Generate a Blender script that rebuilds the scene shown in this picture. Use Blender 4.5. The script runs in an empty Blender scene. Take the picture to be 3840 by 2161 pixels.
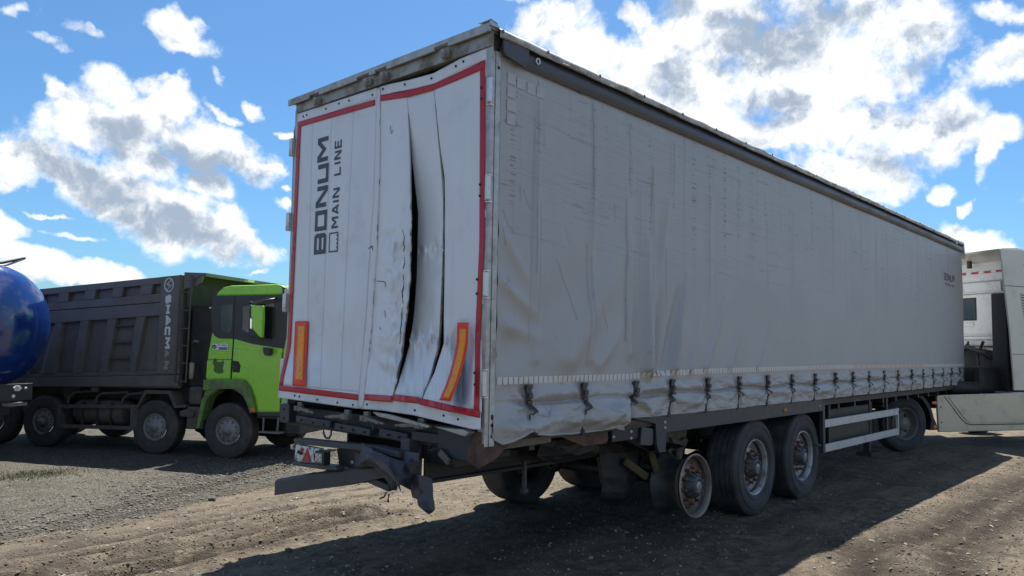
import bpy, bmesh, math, random
import numpy as np
from mathutils import Matrix, Vector
random.seed(7); rng = np.random.default_rng(7)
SC = bpy.context.scene; COL = SC.collection
R = math.radians

# ------------------------------------------------------------------ camera
cam_d = bpy.data.cameras.new('camera'); cam = bpy.data.objects.new('camera', cam_d); COL.objects.link(cam); SC.camera = cam
cam_d.sensor_width = 36.0; cam_d.lens = 2837.43/3840*36; cam_d.clip_start = .05; cam_d.clip_end = 3000
CAM = np.array([-3.699, -3.669, 1.791])
def cam_axes(yaw, pitch, roll):
    f = np.array([math.cos(yaw)*math.cos(pitch), math.sin(yaw)*math.cos(pitch), math.sin(pitch)])
    r = np.array([math.sin(yaw), -math.cos(yaw), 0.]); u = np.cross(r, f)
    return math.cos(roll)*r+math.sin(roll)*u, -math.sin(roll)*r+math.cos(roll)*u, f
_r, _u, _f = cam_axes(.746849, .0762804, .0172115)
cam.matrix_world = Matrix(((_r[0], _u[0], -_f[0], CAM[0]), (_r[1], _u[1], -_f[1], CAM[1]), (_r[2], _u[2], -_f[2], CAM[2]), (0, 0, 0, 1)))

# ------------------------------------------------------------------ sky, clouds, sun
SUN_AZ = 30.8; SUN_EL = 64.0            # degrees, azimuth counted from +x towards +y
SKY_STR = 0.05
CLOUD_WHITE = (10.6, 10.8, 11.0); CLOUD_GREY = (3.7, 4.5, 5.6)
world = bpy.data.worlds.new('World'); SC.world = world; world.use_nodes = True
wt = world.node_tree; WN = wt.nodes; WL = wt.links
for n in list(WN): WN.remove(n)
def wn(t, **k):
    n = WN.new(t)
    for a, b in k.items(): setattr(n, a, b)
    return n
def wmath(op, a, b=None, c=None, clamp=False):
    n = wn('ShaderNodeMath', operation=op, use_clamp=clamp)
    for i, v in enumerate((a, b, c)):
        if v is None: continue
        if isinstance(v, (int, float)): n.inputs[i].default_value = v
        else: WL.new(v, n.inputs[i])
    return n.outputs[0]
def wvec(op, a, b):
    n = wn('ShaderNodeVectorMath', operation=op)
    for i, v in enumerate((a, b)):
        if isinstance(v, (tuple, list)): n.inputs[i].default_value = v
        elif isinstance(v, (int, float)): n.inputs[3].default_value = v
        else: WL.new(v, n.inputs[i])
    return n.outputs['Value'] if op == 'DOT_PRODUCT' else n.outputs[0]
w_out = wn('ShaderNodeOutputWorld'); w_bg = wn('ShaderNodeBackground'); w_bg.inputs[1].default_value = SKY_STR
WL.new(w_bg.outputs[0], w_out.inputs[0])
sky = wn('ShaderNodeTexSky', sky_type='NISHITA'); sky.sun_disc = False
sky.sun_elevation = R(SUN_EL); sky.sun_rotation = R(90-SUN_AZ); sky.altitude = 150; sky.air_density = 1.0; sky.dust_density = 1.0; sky.ozone_density = 2.2
tc = wn('ShaderNodeTexCoord')
D0 = wvec('NORMALIZE', tc.outputs['Generated'], (0, 0, 0))
# clouds: (azimuth, elevation, half length, half height, tilt, weight) in degrees
CLOUDS = [(68.6,12.0,2.6,1.3,-165,1),(65.2,10.8,1.8,.9,-160,.9),(69,17,1.0,.9,0,.8),(74.5,15.8,.6,1.5,134,1),(73.4,14.6,1.4,1.1,-132,1),(71.3,16.1,1.7,1.8,170,1),(70.2,14.0,4.0,2.3,-172,1),(67.5,15.8,1.6,1.5,-155,1),(64.9,13.3,4.4,1.7,-156,1),(61.8,12.1,2.0,.7,-159,1),(76.3,11.9,1.8,1.1,160,1),(76.7,10.0,1.0,.8,172,.8),(73.7,11.2,3.8,1.4,-159,1),(69.8,9.2,4.7,2.0,-154,1),(66.0,8.3,4.7,1.7,-155,1),(61.9,6.8,2.4,.8,-152,1),(67.2,20.9,1.5,1.1,-146,1),(66.4,19.9,1.7,.8,-168,1),(75.0,19.1,1.4,.5,-164,.55),(72.5,20.0,1.9,.5,-160,.55),(77.3,20.5,.7,.5,165,.6),(64.4,18.1,1.1,.4,-145,.6),(64.5,15.9,1.4,.4,-155,.6),(62.5,16.4,.6,.8,153,.5),(59.7,15.1,.8,.4,174,.5),(67.6,17.5,1.0,.3,-167,.4),(76.8,6.9,1.0,.8,-174,1),(75.6,4.9,3.0,.9,-161,1),(72.3,4.0,3.5,.8,-178,1),(78.0,3.9,3.2,1.5,176,1),(61.9,5.1,1.2,.22,177,.6),(73.3,6.6,2.7,.3,-171,.5),(59.7,9.2,.7,.4,176,.6),(59.5,10.1,.4,.3,176,.6),(74.8,8.3,1.5,.2,-175,.45),
 (39.3,23.7,3.4,1.8,-180,1),(36.9,21.3,4.1,1.9,-169,1),(33.9,24.1,1.1,.7,-177,.9),(30.8,18.9,6.1,2.8,-153,1),(27.6,22.9,3.9,3.4,-175,1),(21.6,20.0,6.4,3.5,-163,1),(16.2,21.3,4.4,2.6,-171,1),(18.2,15.0,5.5,2.3,-169,1),(13.2,14.8,3.3,2.3,176,1),(18.3,12.1,3.6,1.4,-165,1),(9.6,18.0,2.4,1.1,161,1),(10.3,12.6,.6,2.3,-156,.8),(9.1,14.5,.9,1.1,-172,.9),(9.3,21.1,1.7,.8,-152,.9),(11.6,7.8,2.0,.9,-165,1),(9.6,6.5,1.9,.9,-159,1),(13.2,10.8,.6,.8,-175,.8),(12.0,9.8,.4,.3,-175,.7),(25.1,15.9,4.2,1.1,-161,1),(45.0,27.2,4.3,1.6,178,.8),(33.5,27.7,6.8,1.6,-177,1),(16.1,26.3,7.7,2.4,-168,1)]
def sph(az, el): return np.array([math.cos(R(el))*math.cos(R(az)), math.cos(R(el))*math.sin(R(az)), math.sin(R(el))])
def wnoise(vec, scale, detail, rough, lac=2.0, dist=0.):
    n = wn('ShaderNodeTexNoise'); n.inputs['Scale'].default_value = scale; n.inputs['Detail'].default_value = detail
    n.inputs['Roughness'].default_value = rough; n.inputs['Lacunarity'].default_value = lac; n.inputs['Distortion'].default_value = dist
    WL.new(vec, n.inputs['Vector']); return n
SHADES = [(65.5,12.2,3.4,1.0,-173,1),(70.4,13.5,2.4,1.2,-166,.8),(71.7,10.0,4.0,1.1,-156,.9),(67.2,7.7,4.3,1.1,-169,1),(74.7,11.1,1.7,.8,-164,.7),(76.3,3.4,2.2,.8,177,.5),(67.2,14.4,1.3,.7,-166,.5),(23.9,22.3,3.3,2.1,176,1),(23.4,16.9,1.5,1.0,-175,1),(30.3,19.4,1.3,1.6,-177,.8),(27.0,20.1,1.4,.8,-175,.6),(18.8,22.9,3.2,.8,-171,.8),(12.6,15.5,1.4,.8,-172,.8),(16.3,15.8,1.6,.7,-173,.6),(16.3,12.9,2.0,.8,-175,.5),(13.6,21.0,1.2,.5,-170,.6),(15.7,12.6,1.5,1.1,-175,.5),(31.1,24.5,2.1,.7,-176,.5),(13.9,18.7,1.6,.7,166,.5)]   # thick, grey parts of the clouds
def blob_field(Dw, table, grow):
    best = None
    for az, el, ra, rb, ti, w in table:
        c = sph(az, el); E_ = np.array([-math.sin(R(az)), math.cos(R(az)), 0]); N_ = np.cross(c, E_)
        U = (math.cos(R(ti))*E_+math.sin(R(ti))*N_)/R(ra*grow); V = (-math.sin(R(ti))*E_+math.cos(R(ti))*N_)/R(rb*grow)
        Dc = wvec('SUBTRACT', Dw, tuple(c))
        u = wvec('DOT_PRODUCT', Dc, tuple(U)); v = wvec('DOT_PRODUCT', Dc, tuple(V))
        g = wmath('SUBTRACT', w, wmath('MULTIPLY_ADD', u, u, wmath('MULTIPLY', v, v)))
        best = g if best is None else wmath('SMOOTH_MAX', best, g, .3)
    return wmath('MAXIMUM', best, -2.0)
def warp(D, scale, det, ro, amt):
    wp = wnoise(D, scale, det, ro)
    sub = wn('ShaderNodeVectorMath', operation='SUBTRACT'); WL.new(wp.outputs['Color'], sub.inputs[0]); sub.inputs[1].default_value = (.5, .5, .5)
    sc = wn('ShaderNodeVectorMath', operation='SCALE'); WL.new(sub.outputs[0], sc.inputs[0]); sc.inputs[3].default_value = amt
    return wvec('ADD', D, sc.outputs[0])
Dw = warp(D0, 12, 6, .56, .075)
F0 = blob_field(Dw, CLOUDS, 1.16)
# general fair-weather cloud for the parts of the sky the picture does not show
gen = wnoise(D0, 2.6, 2, .5)
gv = wmath('MULTIPLY_ADD', gen.outputs['Fac'], 5.0, -2.75)
away = wmath('MINIMUM', wmath('MULTIPLY_ADD', wvec('DOT_PRODUCT', D0, tuple(sph(42.8, 8.0))), -9.0, 7.0), 1.0)
F0 = wmath('MAXIMUM', F0, wmath('MINIMUM', gv, away))
n1 = wnoise(D0, 20, 9, .58)
fb = wmath('MULTIPLY_ADD', n1.outputs['Fac'], 3.6, -1.8)
dens = wmath('ADD', F0, wmath('MULTIPLY', fb, .95))
mk = wn('ShaderNodeMapRange', interpolation_type='SMOOTHSTEP'); WL.new(dens, mk.inputs[0]); mk.inputs[1].default_value = -.2; mk.inputs[2].default_value = .75
# cloud is grey where it is thick; small billows catch the sun on their sunward side
sunv = sph(SUN_AZ, SUN_EL)
n2 = wnoise(wvec('ADD', Dw, tuple(sunv*.012)), 24, 7, .6)
n2c = wnoise(Dw, 24, 7, .6)
bill = wmath('SUBTRACT', n2.outputs['Fac'], n2c.outputs['Fac'])       # >0: more cloud towards the sun, so darker here
G0 = blob_field(warp(D0, 16, 5, .6, .06), SHADES, 1.45)
G0 = wmath('MAXIMUM', G0, wmath('SUBTRACT', wmath('MINIMUM', gv, away), .55))
shade = wmath('ADD', wmath('MULTIPLY_ADD', bill, 3.4, wmath('MULTIPLY', wmath('MAXIMUM', G0, -.25), 1.0)), wmath('MULTIPLY', wmath('MINIMUM', dens, 1.2), .16))
sh = wn('ShaderNodeMapRange', interpolation_type='SMOOTHSTEP'); WL.new(shade, sh.inputs[0]); sh.inputs[1].default_value = -.42; sh.inputs[2].default_value = 1.2
cm = wn('ShaderNodeMix', data_type='RGBA'); WL.new(sh.outputs[0], cm.inputs[0]); cm.inputs[6].default_value = (*CLOUD_WHITE, 1); cm.inputs[7].default_value = (*CLOUD_GREY, 1)
gs = wn('ShaderNodeMix', data_type='RGBA', blend_type='MULTIPLY'); gs.inputs[0].default_value = 1; WL.new(sky.outputs[0], gs.inputs[6]); gs.inputs[7].default_value = (.62, 1.0, 1.28, 1)
fm = wn('ShaderNodeMix', data_type='RGBA'); WL.new(mk.outputs[0], fm.inputs[0]); WL.new(gs.outputs[2], fm.inputs[6]); WL.new(cm.outputs[2], fm.inputs[7])
WL.new(fm.outputs[2], w_bg.inputs[0])
world.cycles.sampling_method = 'MANUAL'; world.cycles.sample_map_resolution = 512

sun_d = bpy.data.lights.new('sun', 'SUN'); sun_d.energy = 5.0; sun_d.angle = R(.53); sun_d.color = (1, .95, .87)
sun = bpy.data.objects.new('sun', sun_d); COL.objects.link(sun)
sun.rotation_euler = Vector(tuple(sunv)).to_track_quat('Z', 'Y').to_euler(); sun.location = (20, 20, 40)
SC.view_settings.view_transform = 'Standard'; SC.view_settings.look = 'None'; SC.view_settings.exposure = 1.15; SC.view_settings.gamma = 1
SC.view_settings.use_curve_mapping = False
SC.cycles.max_bounces = 6; SC.cycles.diffuse_bounces = 3; SC.cycles.glossy_bounces = 3; SC.cycles.transmission_bounces = 4; SC.cycles.caustics_reflective = False

# ------------------------------------------------------------------ helpers
def sstep(a, b, x):
    t = np.clip((np.asarray(x, float)-a)/(b-a), 0, 1); return t*t*(3-2*t)
_perm = np.random.default_rng(3).random((512, 512))
def vnoise(x, y):
    x = np.asarray(x, float); y = np.asarray(y, float)
    xi = np.floor(x).astype(int); yi = np.floor(y).astype(int); fx = x-xi; fy = y-yi
    fx = fx*fx*(3-2*fx); fy = fy*fy*(3-2*fy)
    a = _perm[xi % 512, yi % 512]; b = _perm[(xi+1) % 512, yi % 512]; c = _perm[xi % 512, (yi+1) % 512]; d = _perm[(xi+1) % 512, (yi+1) % 512]
    return (a*(1-fx)+b*fx)*(1-fy)+(c*(1-fx)+d*fx)*fy-.5
def fbm(x, y, o=4, g=.5):
    s = 0; a = 1
    for i in range(o): s = s+a*vnoise(x*2**i+17*i, y*2**i+31*i); a *= g
    return s
def interp(tab, z):
    t = sorted(tab); return np.interp(z, [p[0] for p in t], [p[1] for p in t])

class MB:
    def __init__(s): s.v = []; s.f = []; s.sm = []
    def add(s, vs, fs, smooth=False):
        n = len(s.v); s.v += [tuple(map(float, p)) for p in vs]; s.f += [tuple(i+n for i in f) for f in fs]; s.sm += [smooth]*len(fs); return s
    def box(s, a, b, M=None):
        (x0, y0, z0), (x1, y1, z1) = a, b
        vs = [(x0, y0, z0), (x1, y0, z0), (x1, y1, z0), (x0, y1, z0), (x0, y0, z1), (x1, y0, z1), (x1, y1, z1), (x0, y1, z1)]
        if M is not None: vs = [tuple(M @ Vector(p)) for p in vs]
        return s.add(vs, [(0, 3, 2, 1), (4, 5, 6, 7), (0, 1, 5, 4), (1, 2, 6, 5), (2, 3, 7, 6), (3, 0, 4, 7)])
    def beam(s, p, q, w, h, up=(0, 0, 1)):
        p = Vector(p); q = Vector(q); d = (q-p).normalized(); u = Vector(up); r = d.cross(u).normalized(); u = r.cross(d)
        vs = []
        for c in (p, q):
            for a, b in ((-1, -1), (1, -1), (1, 1), (-1, 1)): vs.append(tuple(c+r*a*w/2+u*b*h/2))
        return s.add(vs, [(3, 2, 1, 0), (4, 5, 6, 7), (0, 1, 5, 4), (1, 2, 6, 5), (2, 3, 7, 6), (3, 0, 4, 7)])
    def prism(s, poly, axis, a, b):      # polygon in the two other axes, extruded along axis
        def mk(p, t):
            q = list(p); q.insert(axis, t); return tuple(q)
        n = len(poly); vs = [mk(p, a) for p in poly]+[mk(p, b) for p in poly]
        return s.add(vs, [tuple(range(n)), tuple(range(2*n-1, n-1, -1))]+[(i, i+n, (i+1) % n+n, (i+1) % n) for i in range(n)])
    def tube(s, path, r, n=8, caps=True):
        P = [Vector(p) for p in path]; rr = r if isinstance(r, (list, tuple)) else [r]*len(P)
        up = Vector((0, 0, 1)); vs = []; fs = []
        for i, p in enumerate(P):
            d = (P[min(i+1, len(P)-1)]-P[max(i-1, 0)]).normalized()
            a = d.cross(up)
            if a.length < .05: a = d.cross(Vector((1, 0, 0)))
            a.normalize(); b = a.cross(d)
            for k in range(n): t = 2*math.pi*k/n; vs.append(tuple(p+(a*math.cos(t)+b*math.sin(t))*rr[i]))
        for i in range(len(P)-1):
            for k in range(n): fs.append((i*n+k, i*n+(k+1) % n, (i+1)*n+(k+1) % n, (i+1)*n+k))
        s.add(vs, fs, True)
        if caps: s.add([vs[k] for k in range(n)], [tuple(range(n-1, -1, -1))]); s.add(vs[-n:], [tuple(range(n))])
        return s
    def lathe(s, prof, n=48, axis=1, c=(0, 0, 0), smooth=True):    # prof: (along, radius)
        vs = []; fs = []
        for (t, r) in prof:
            for k in range(n):
                a = 2*math.pi*k/n; p = [r*math.cos(a), r*math.sin(a)]; p.insert(axis, t); vs.append((p[0]+c[0], p[1]+c[1], p[2]+c[2]))
        for i in range(len(prof)-1):
            for k in range(n): fs.append((i*n+k, i*n+(k+1) % n, (i+1)*n+(k+1) % n, (i+1)*n+k))
        return s.add(vs, fs, smooth)
    def grid(s, X, Y, Z, smooth=True):
        m, n = X.shape; vs = np.stack([X, Y, Z], -1).reshape(-1, 3)
        fs = [(i*n+j, i*n+j+1, (i+1)*n+j+1, (i+1)*n+j) for i in range(m-1) for j in range(n-1)]
        return s.add(vs.tolist(), fs, smooth)
    def build(s, name, mat, parent=None, bevel=0, fix=True, loc=None):
        me = bpy.data.meshes.new(name); me.from_pydata(s.v, [], s.f); me.polygons.foreach_set('use_smooth', s.sm)
        if fix:
            bm = bmesh.new(); bm.from_mesh(me); bmesh.ops.recalc_face_normals(bm, faces=bm.faces); bm.to_mesh(me); bm.free()
        me.update(); o = bpy.data.objects.new(name, me); COL.objects.link(o)
        if mat: me.materials.append(mat)
        if parent: o.parent = parent
        if loc: o.location = loc
        if bevel:
            b = o.modifiers.new('bevel', 'BEVEL'); b.width = bevel; b.segments = 2; b.limit_method = 'ANGLE'; b.angle_limit = R(40); b.harden_normals = False
        return o
def inst(src, parent, loc=(0, 0, 0), rot=(0, 0, 0), scale=None, name=None):
    o = src.copy(); COL.objects.link(o); o.parent = parent; o.location = loc; o.rotation_euler = rot
    if scale: o.scale = scale
    return o
def copy_tree(src, parent, loc=None, rot=None):
    o = src.copy(); COL.objects.link(o); o.parent = parent
    if loc is not None: o.location = loc
    if rot is not None: o.rotation_euler = rot
    for ch in list(src.children): copy_tree(ch, o)
    return o
def empty(name, loc=(0, 0, 0), rz=0, parent=None):
    o = bpy.data.objects.new(name, None); COL.objects.link(o); o.location = loc; o.rotation_euler = (0, 0, rz); o.empty_display_size = .2
    if parent: o.parent = parent
    return o
def tag(o, label, cat, group=None):
    o['label'] = label; o['category'] = cat
    if group: o['group'] = group
    return o

# stroke lettering: letters in a unit box, drawn as mitred ribbons
GL = {'B': [([(0, 0), (0, 1), (.92, 1), (1, .9), (1, .58), (.93, .5), (1, .42), (1, .1), (.92, 0), (0, 0)], 1), ([(0, .5), (.93, .5)], 0)],
 'O': [([(0, 0), (0, 1), (1, 1), (1, 0), (0, 0)], 1)], 'N': [([(0, 0), (0, 1), (.12, 1), (.88, 0), (1, 0), (1, 1)], 0)],
 'U': [([(0, 1), (0, .0), (1, .0), (1, 1)], 0)], 'M': [([(0, 0), (0, 1), (.12, 1), (.5, .4), (.88, 1), (1, 1), (1, 0)], 0)],
 'A': [([(0, 0), (.42, 1), (.58, 1), (1, 0)], 0), ([(.2, .28), (.8, .28)], 0)], 'I': [([(.5, 0), (.5, 1)], 0)], 'L': [([(0, 1), (0, 0), (1, 0)], 0)],
 'E': [([(1, 0), (0, 0), (0, 1), (1, 1)], 0), ([(0, .5), (.9, .5)], 0)], 'S': [([(0, 0), (.9, 0), (1, .1), (1, .4), (.9, .5), (.1, .5), (0, .6), (0, .9), (.1, 1), (1, 1)], 0)],
 'H': [([(0, 0), (0, 1)], 0), ([(1, 0), (1, 1)], 0), ([(0, .5), (1, .5)], 0)], 'C': [([(1, 0), (.1, 0), (0, .12), (0, .88), (.1, 1), (1, 1)], 0)],
 'T': [([(.5, 0), (.5, 1)], 0), ([(0, 1), (1, 1)], 0)], 'R': [([(0, 0), (0, 1), (.9, 1), (1, .9), (1, .6), (.9, .5), (0, .5)], 0), ([(.5, .5), (1, 0)], 0)],
 'K': [([(0, 0), (0, 1)], 0), ([(1, 1), (.1, .5), (1, 0)], 0)], '7': [([(0, 1), (1, 1), (.35, 0)], 0)],
 '8': [([(0, 0), (0, 1), (1, 1), (1, 0), (0, 0)], 1), ([(0, .5), (1, .5)], 0)], '0': [([(0, 0), (0, 1), (1, 1), (1, 0), (0, 0)], 1)],
 '5': [([(0, 0), (1, 0), (1, .5), (0, .5), (0, 1), (1, 1)], 0)], '9': [([(0, 0), (1, 0), (1, 1), (0, 1), (0, .5), (1, .5)], 0)], '6': [([(1, 1), (0, 1), (0, 0), (1, 0), (1, .5), (0, .5)], 0)],
 '-': [([(.1, .5), (.9, .5)], 0)], '1': [([(.2, .8), (.5, 1), (.5, 0)], 0)], '3': [([(0, 0), (1, 0), (1, 1), (0, 1)], 0), ([(.2, .5), (1, .5)], 0)], 'P': [([(0, 0), (0, 1), (1, 1), (1, .5), (0, .5)], 0)],
 'Y': [([(0, 1), (.5, .5), (1, 1)], 0), ([(.5, .5), (.5, 0)], 0)]}
def ribbon(mb, pts, w, fn, h0, h1, closed=False):
    if closed: pts = pts[:-1]
    P = [np.array(p, float) for p in pts]; n = len(P); L = []; Rr = []
    for i in range(n):
        a = P[i]-P[i-1] if (i > 0 or closed) else None; b = P[(i+1) % n]-P[i] if (i < n-1 or closed) else None
        a = b if a is None else a; b = a if b is None else b
        a = a/np.linalg.norm(a); b = b/np.linalg.norm(b); t = a+b; t = t/(np.linalg.norm(t)+1e-9); nn = np.array([-t[1], t[0]])
        k = w/2/max(.45, nn@np.array([-a[1], a[0]])); 
        L.append(P[i]+nn*k); Rr.append(P[i]-nn*k)
    vs = [fn(*q, h1) for q in L]+[fn(*q, h1) for q in Rr]+[fn(*q, h0) for q in L]+[fn(*q, h0) for q in Rr]
    fs = []
    for i in range(n if closed else n-1):
        j = (i+1) % n; fs += [(i, j, n+j, n+i), (2*n+i, 2*n+j, j, i), (n+i, n+j, 3*n+j, 3*n+i)]
    mb.add(vs, fs)
def write(mb, text, x0, y0, h, w, gap, stroke, fn, h0=0, h1=.002, slant=0, widths=None):
    x = x0
    for ci, ch in enumerate(text):
        ww = (widths or {}).get(ch, 1)*w
        if ch in GL:
            for si, (st, cl) in enumerate(GL[ch]):
                pts = [(x+stroke/2+a*(ww-stroke)+slant*b*h, y0+stroke/2+b*(h-stroke)) for a, b in st]
                ribbon(mb, pts, stroke, fn, h0, h1+si*.0004, bool(cl))
        x += ww+gap
    return x

# ------------------------------------------------------------------ materials
MATS = {}
def pmat(name, col, rough=.5, metal=0, var=.12, vs=6, bump=0., bs=60, dirt=None, coat=0, spec=.5, streak=None):
    """procedural painted/rusty/rubber surface: base colour with cloudy variation, optional dirt patches, streaks and fine relief"""
    if name in MATS: return MATS[name]
    m = bpy.data.materials.new(name); m.use_nodes = True; nt = m.node_tree; N = nt.nodes; L = nt.links; b = N['Principled BSDF']
    b.inputs['Metallic'].default_value = metal; b.inputs['Coat Weight'].default_value = coat; b.inputs['Coat Roughness'].default_value = .08; b.inputs['Specular IOR Level'].default_value = spec
    t = N.new('ShaderNodeTexCoord')
    n = N.new('ShaderNodeTexNoise'); n.inputs['Scale'].default_value = vs; n.inputs['Detail'].default_value = 6; n.inputs['Roughness'].default_value = .62; L.new(t.outputs['Object'], n.inputs['Vector'])
    r = N.new('ShaderNodeMapRange'); L.new(n.outputs['Fac'], r.inputs[0]); r.inputs[1].default_value = .3; r.inputs[2].default_value = .7; r.inputs[3].default_value = 1-var; r.inputs[4].default_value = 1+var
    mx = N.new('ShaderNodeVectorMath'); mx.operation = 'SCALE'; mx.inputs[0].default_value = col[:3]; L.new(r.outputs[0], mx.inputs[3]); last = mx.outputs[0]
    rr = N.new('ShaderNodeMapRange'); L.new(n.outputs['Fac'], rr.inputs[0]); rr.inputs[1].default_value = .3; rr.inputs[2].default_value = .7; rr.inputs[3].default_value = max(.02, rough-.08); rr.inputs[4].default_value = min(1, rough+.1); rl = rr.outputs[0]
    def overlay(fac, c, amount, ro):
        nonlocal last, rl
        k = N.new('ShaderNodeMath'); k.operation = 'MULTIPLY'; L.new(fac, k.inputs[0]); k.inputs[1].default_value = amount; k.use_clamp = True
        q = N.new('ShaderNodeMix'); q.data_type = 'RGBA'; L.new(k.outputs[0], q.inputs[0]); L.new(last, q.inputs[6]); q.inputs[7].default_value = (*c, 1); last = q.outputs[2]
        q2 = N.new('ShaderNodeMix'); q2.data_type = 'FLOAT'; L.new(k.outputs[0], q2.inputs[0]); L.new(rl, q2.inputs[2]); q2.inputs[3].default_value = ro; rl = q2.outputs[0]
    if dirt:
        c, amt, sc, lo, hi = dirt
        d = N.new('ShaderNodeTexNoise'); d.inputs['Scale'].default_value = sc; d.inputs['Detail'].default_value = 9; d.inputs['Roughness'].default_value = .68; L.new(t.outputs['Object'], d.inputs['Vector'])
        e = N.new('ShaderNodeMapRange'); e.interpolation_type = 'SMOOTHSTEP'; L.new(d.outputs['Fac'], e.inputs[0]); e.inputs[1].default_value = lo; e.inputs[2].default_value = hi; overlay(e.outputs[0], c, amt, .85)
    if streak:
        c, amt, sx, lo, hi = streak
        mp = N.new('ShaderNodeMapping'); L.new(t.outputs['Object'], mp.inputs[0]); mp.inputs['Scale'].default_value = sx
        d = N.new('ShaderNodeTexNoise'); d.inputs['Scale'].default_value = 1; d.inputs['Detail'].default_value = 7; d.inputs['Roughness'].default_value = .7; L.new(mp.outputs[0], d.inputs['Vector'])
        e = N.new('ShaderNodeMapRange'); e.interpolation_type = 'SMOOTHSTEP'; L.new(d.outputs['Fac'], e.inputs[0]); e.inputs[1].default_value = lo; e.inputs[2].default_value = hi; overlay(e.outputs[0], c, amt, .7)
    L.new(last, b.inputs['Base Color']); L.new(rl, b.inputs['Roughness'])
    if bump:
        u = N.new('ShaderNodeTexNoise'); u.inputs['Scale'].default_value = bs; u.inputs['Detail'].default_value = 5; L.new(t.outputs['Object'], u.inputs['Vector'])
        bp = N.new('ShaderNodeBump'); bp.inputs['Strength'].default_value = bump; bp.inputs['Distance'].default_value = .004; L.new(u.outputs['Fac'], bp.inputs['Height']); L.new(bp.outputs[0], b.inputs['Normal'])
    MATS[name] = m; return m
DUST = (.17, .14, .105)
M_door = pmat('door_paint', (.74, .765, .80), .34, var=.03, vs=3, bump=.03, bs=30, dirt=((.40, .38, .35), .4, 2.2, .52, .78), streak=((.42, .40, .37), .22, (9, 9, .7), .55, .75))
M_frame = pmat('aluminium_frame', (.40, .39, .36), .5, .55, var=.15, vs=9, dirt=((.16, .14, .11), .8, 4, .42, .66), bump=.1)
M_gal = pmat('galvanised_steel', (.46, .46, .44), .48, .45, var=.2, vs=14, dirt=((.2, .17, .13), .6, 5, .48, .7), bump=.1)
M_chrome = pmat('hinge_metal', (.66, .66, .64), .33, .6, var=.12, dirt=((.25, .2, .15), .5, 9, .5, .7))
M_red = pmat('red_reflective_tape', (.50, .018, .03), .34, var=.1, vs=20, dirt=((.2, .06, .05), .5, 6, .5, .75))
M_orange = pmat('orange_reflector', (.95, .32, .012), .3, var=.1, vs=25, dirt=((.25, .1, .03), .5, 12, .58, .75))
M_fred = pmat('fluorescent_red', (.86, .055, .02), .4, var=.06, vs=20)
M_ink = pmat('dark_lettering', (.045, .055, .075), .45, var=.1)
M_black = pmat('black_chassis_paint', (.016, .017, .020), .5, var=.3, vs=7, dirt=((.085, .07, .055), .55, 5, .45, .72), bump=.25, bs=40)
M_lock = pmat('worn_lock_steel', (.21, .195, .17), .55, .4, var=.25, vs=14, dirt=((.07, .06, .05), .6, 9, .5, .7))
M_navy = pmat('blue_grey_chassis_paint', (.030, .036, .048), .45, var=.2, vs=7, dirt=((.09, .08, .07), .45, 6, .5, .75), bump=.15, bs=40)
M_bent = pmat('crushed_grey_steel', (.062, .066, .075), .52, .1, var=.25, vs=8, dirt=((.13, .10, .075), .55, 6, .48, .7), bump=.25, bs=25)
M_rust = pmat('rusty_plate', (.10, .058, .04), .8, var=.35, vs=12, dirt=((.05, .04, .035), .7, 8, .45, .65), bump=.4, bs=50)
M_dust = pmat('dusty_steel', (.15, .125, .10), .75, var=.3, vs=10, dirt=((.05, .045, .04), .6, 6, .45, .7), bump=.3, bs=40)
M_rubber = pmat('tyre_rubber', (.05, .05, .053), .75, var=.3, vs=5, dirt=((.12, .11, .10), .6, 2.2, .42, .68), bump=.2, bs=60, spec=.35)
M_rim = pmat('silver_rim_paint', (.42, .42, .42), .42, .35, var=.2, vs=9, dirt=((.12, .10, .085), .75, 6, .42, .66))
M_bare = pmat('scraped_rim_steel', (.30, .25, .205), .45, .4, var=.3, vs=10, dirt=((.11, .08, .06), .8, 5, .42, .66), bump=.3)
M_barrel = pmat('worn_rim_barrel', (.06, .06, .062), .5, .3, var=.3, vs=8, dirt=((.12, .09, .07), .5, 5, .45, .7))
M_nut = pmat('rusty_wheel_nut', (.17, .06, .03), .7, var=.4, vs=40)
M_hub = pmat('hub_paint', (.055, .058, .062), .5, var=.2, vs=20, dirt=((.14, .12, .1), .5, 10, .45, .7))
M_strap = pmat('black_strap_webbing', (.028, .028, .034), .6, var=.2, vs=40, dirt=((.1, .09, .08), .4, 10, .5, .7))
M_buckle = pmat('buckle_steel', (.06, .06, .066), .4, .4, var=.2, vs=40)
M_valance = pmat('dark_grey_valance_cloth', (.058, .058, .068), .42, var=.15, vs=3, dirt=((.11, .10, .1), .4, 4, .48, .75), bump=.1, bs=25)
M_roof = pmat('dirty_white_roof_tarp', (.46, .44, .41), .5, var=.15, vs=5, dirt=((.17, .15, .12), .8, 5, .45, .66), bump=.2, bs=20)
M_seal = pmat('black_rubber_seal', (.015, .015, .016), .5, var=.1)
M_white = pmat('white_plastic', (.68, .68, .66), .4, var=.1, vs=20, dirt=((.15, .12, .1), .85, 14, .5, .62))
M_lens = pmat('red_lens', (.42, .012, .018), .25, var=.15, vs=20, coat=.4)
M_led = pmat('work_lamp_lens', (.36, .37, .28), .15, var=.1, vs=30, coat=.6)
M_amber = pmat('amber_lamp_lens', (.75, .17, .02), .25, var=.1, vs=40, coat=.4)
M_alu = pmat('aluminium_guard_rail', (.56, .58, .60), .38, .5, var=.08, vs=10, dirt=((.2, .18, .15), .35, 6, .5, .72))
M_yellow = pmat('faded_yellow_strap', (.09, .066, .02), .75, var=.3, vs=15, dirt=((.05, .045, .035), .8, 8, .42, .62))
M_ply = pmat('interior_brown', (.07, .048, .035), .7, var=.2)
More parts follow.
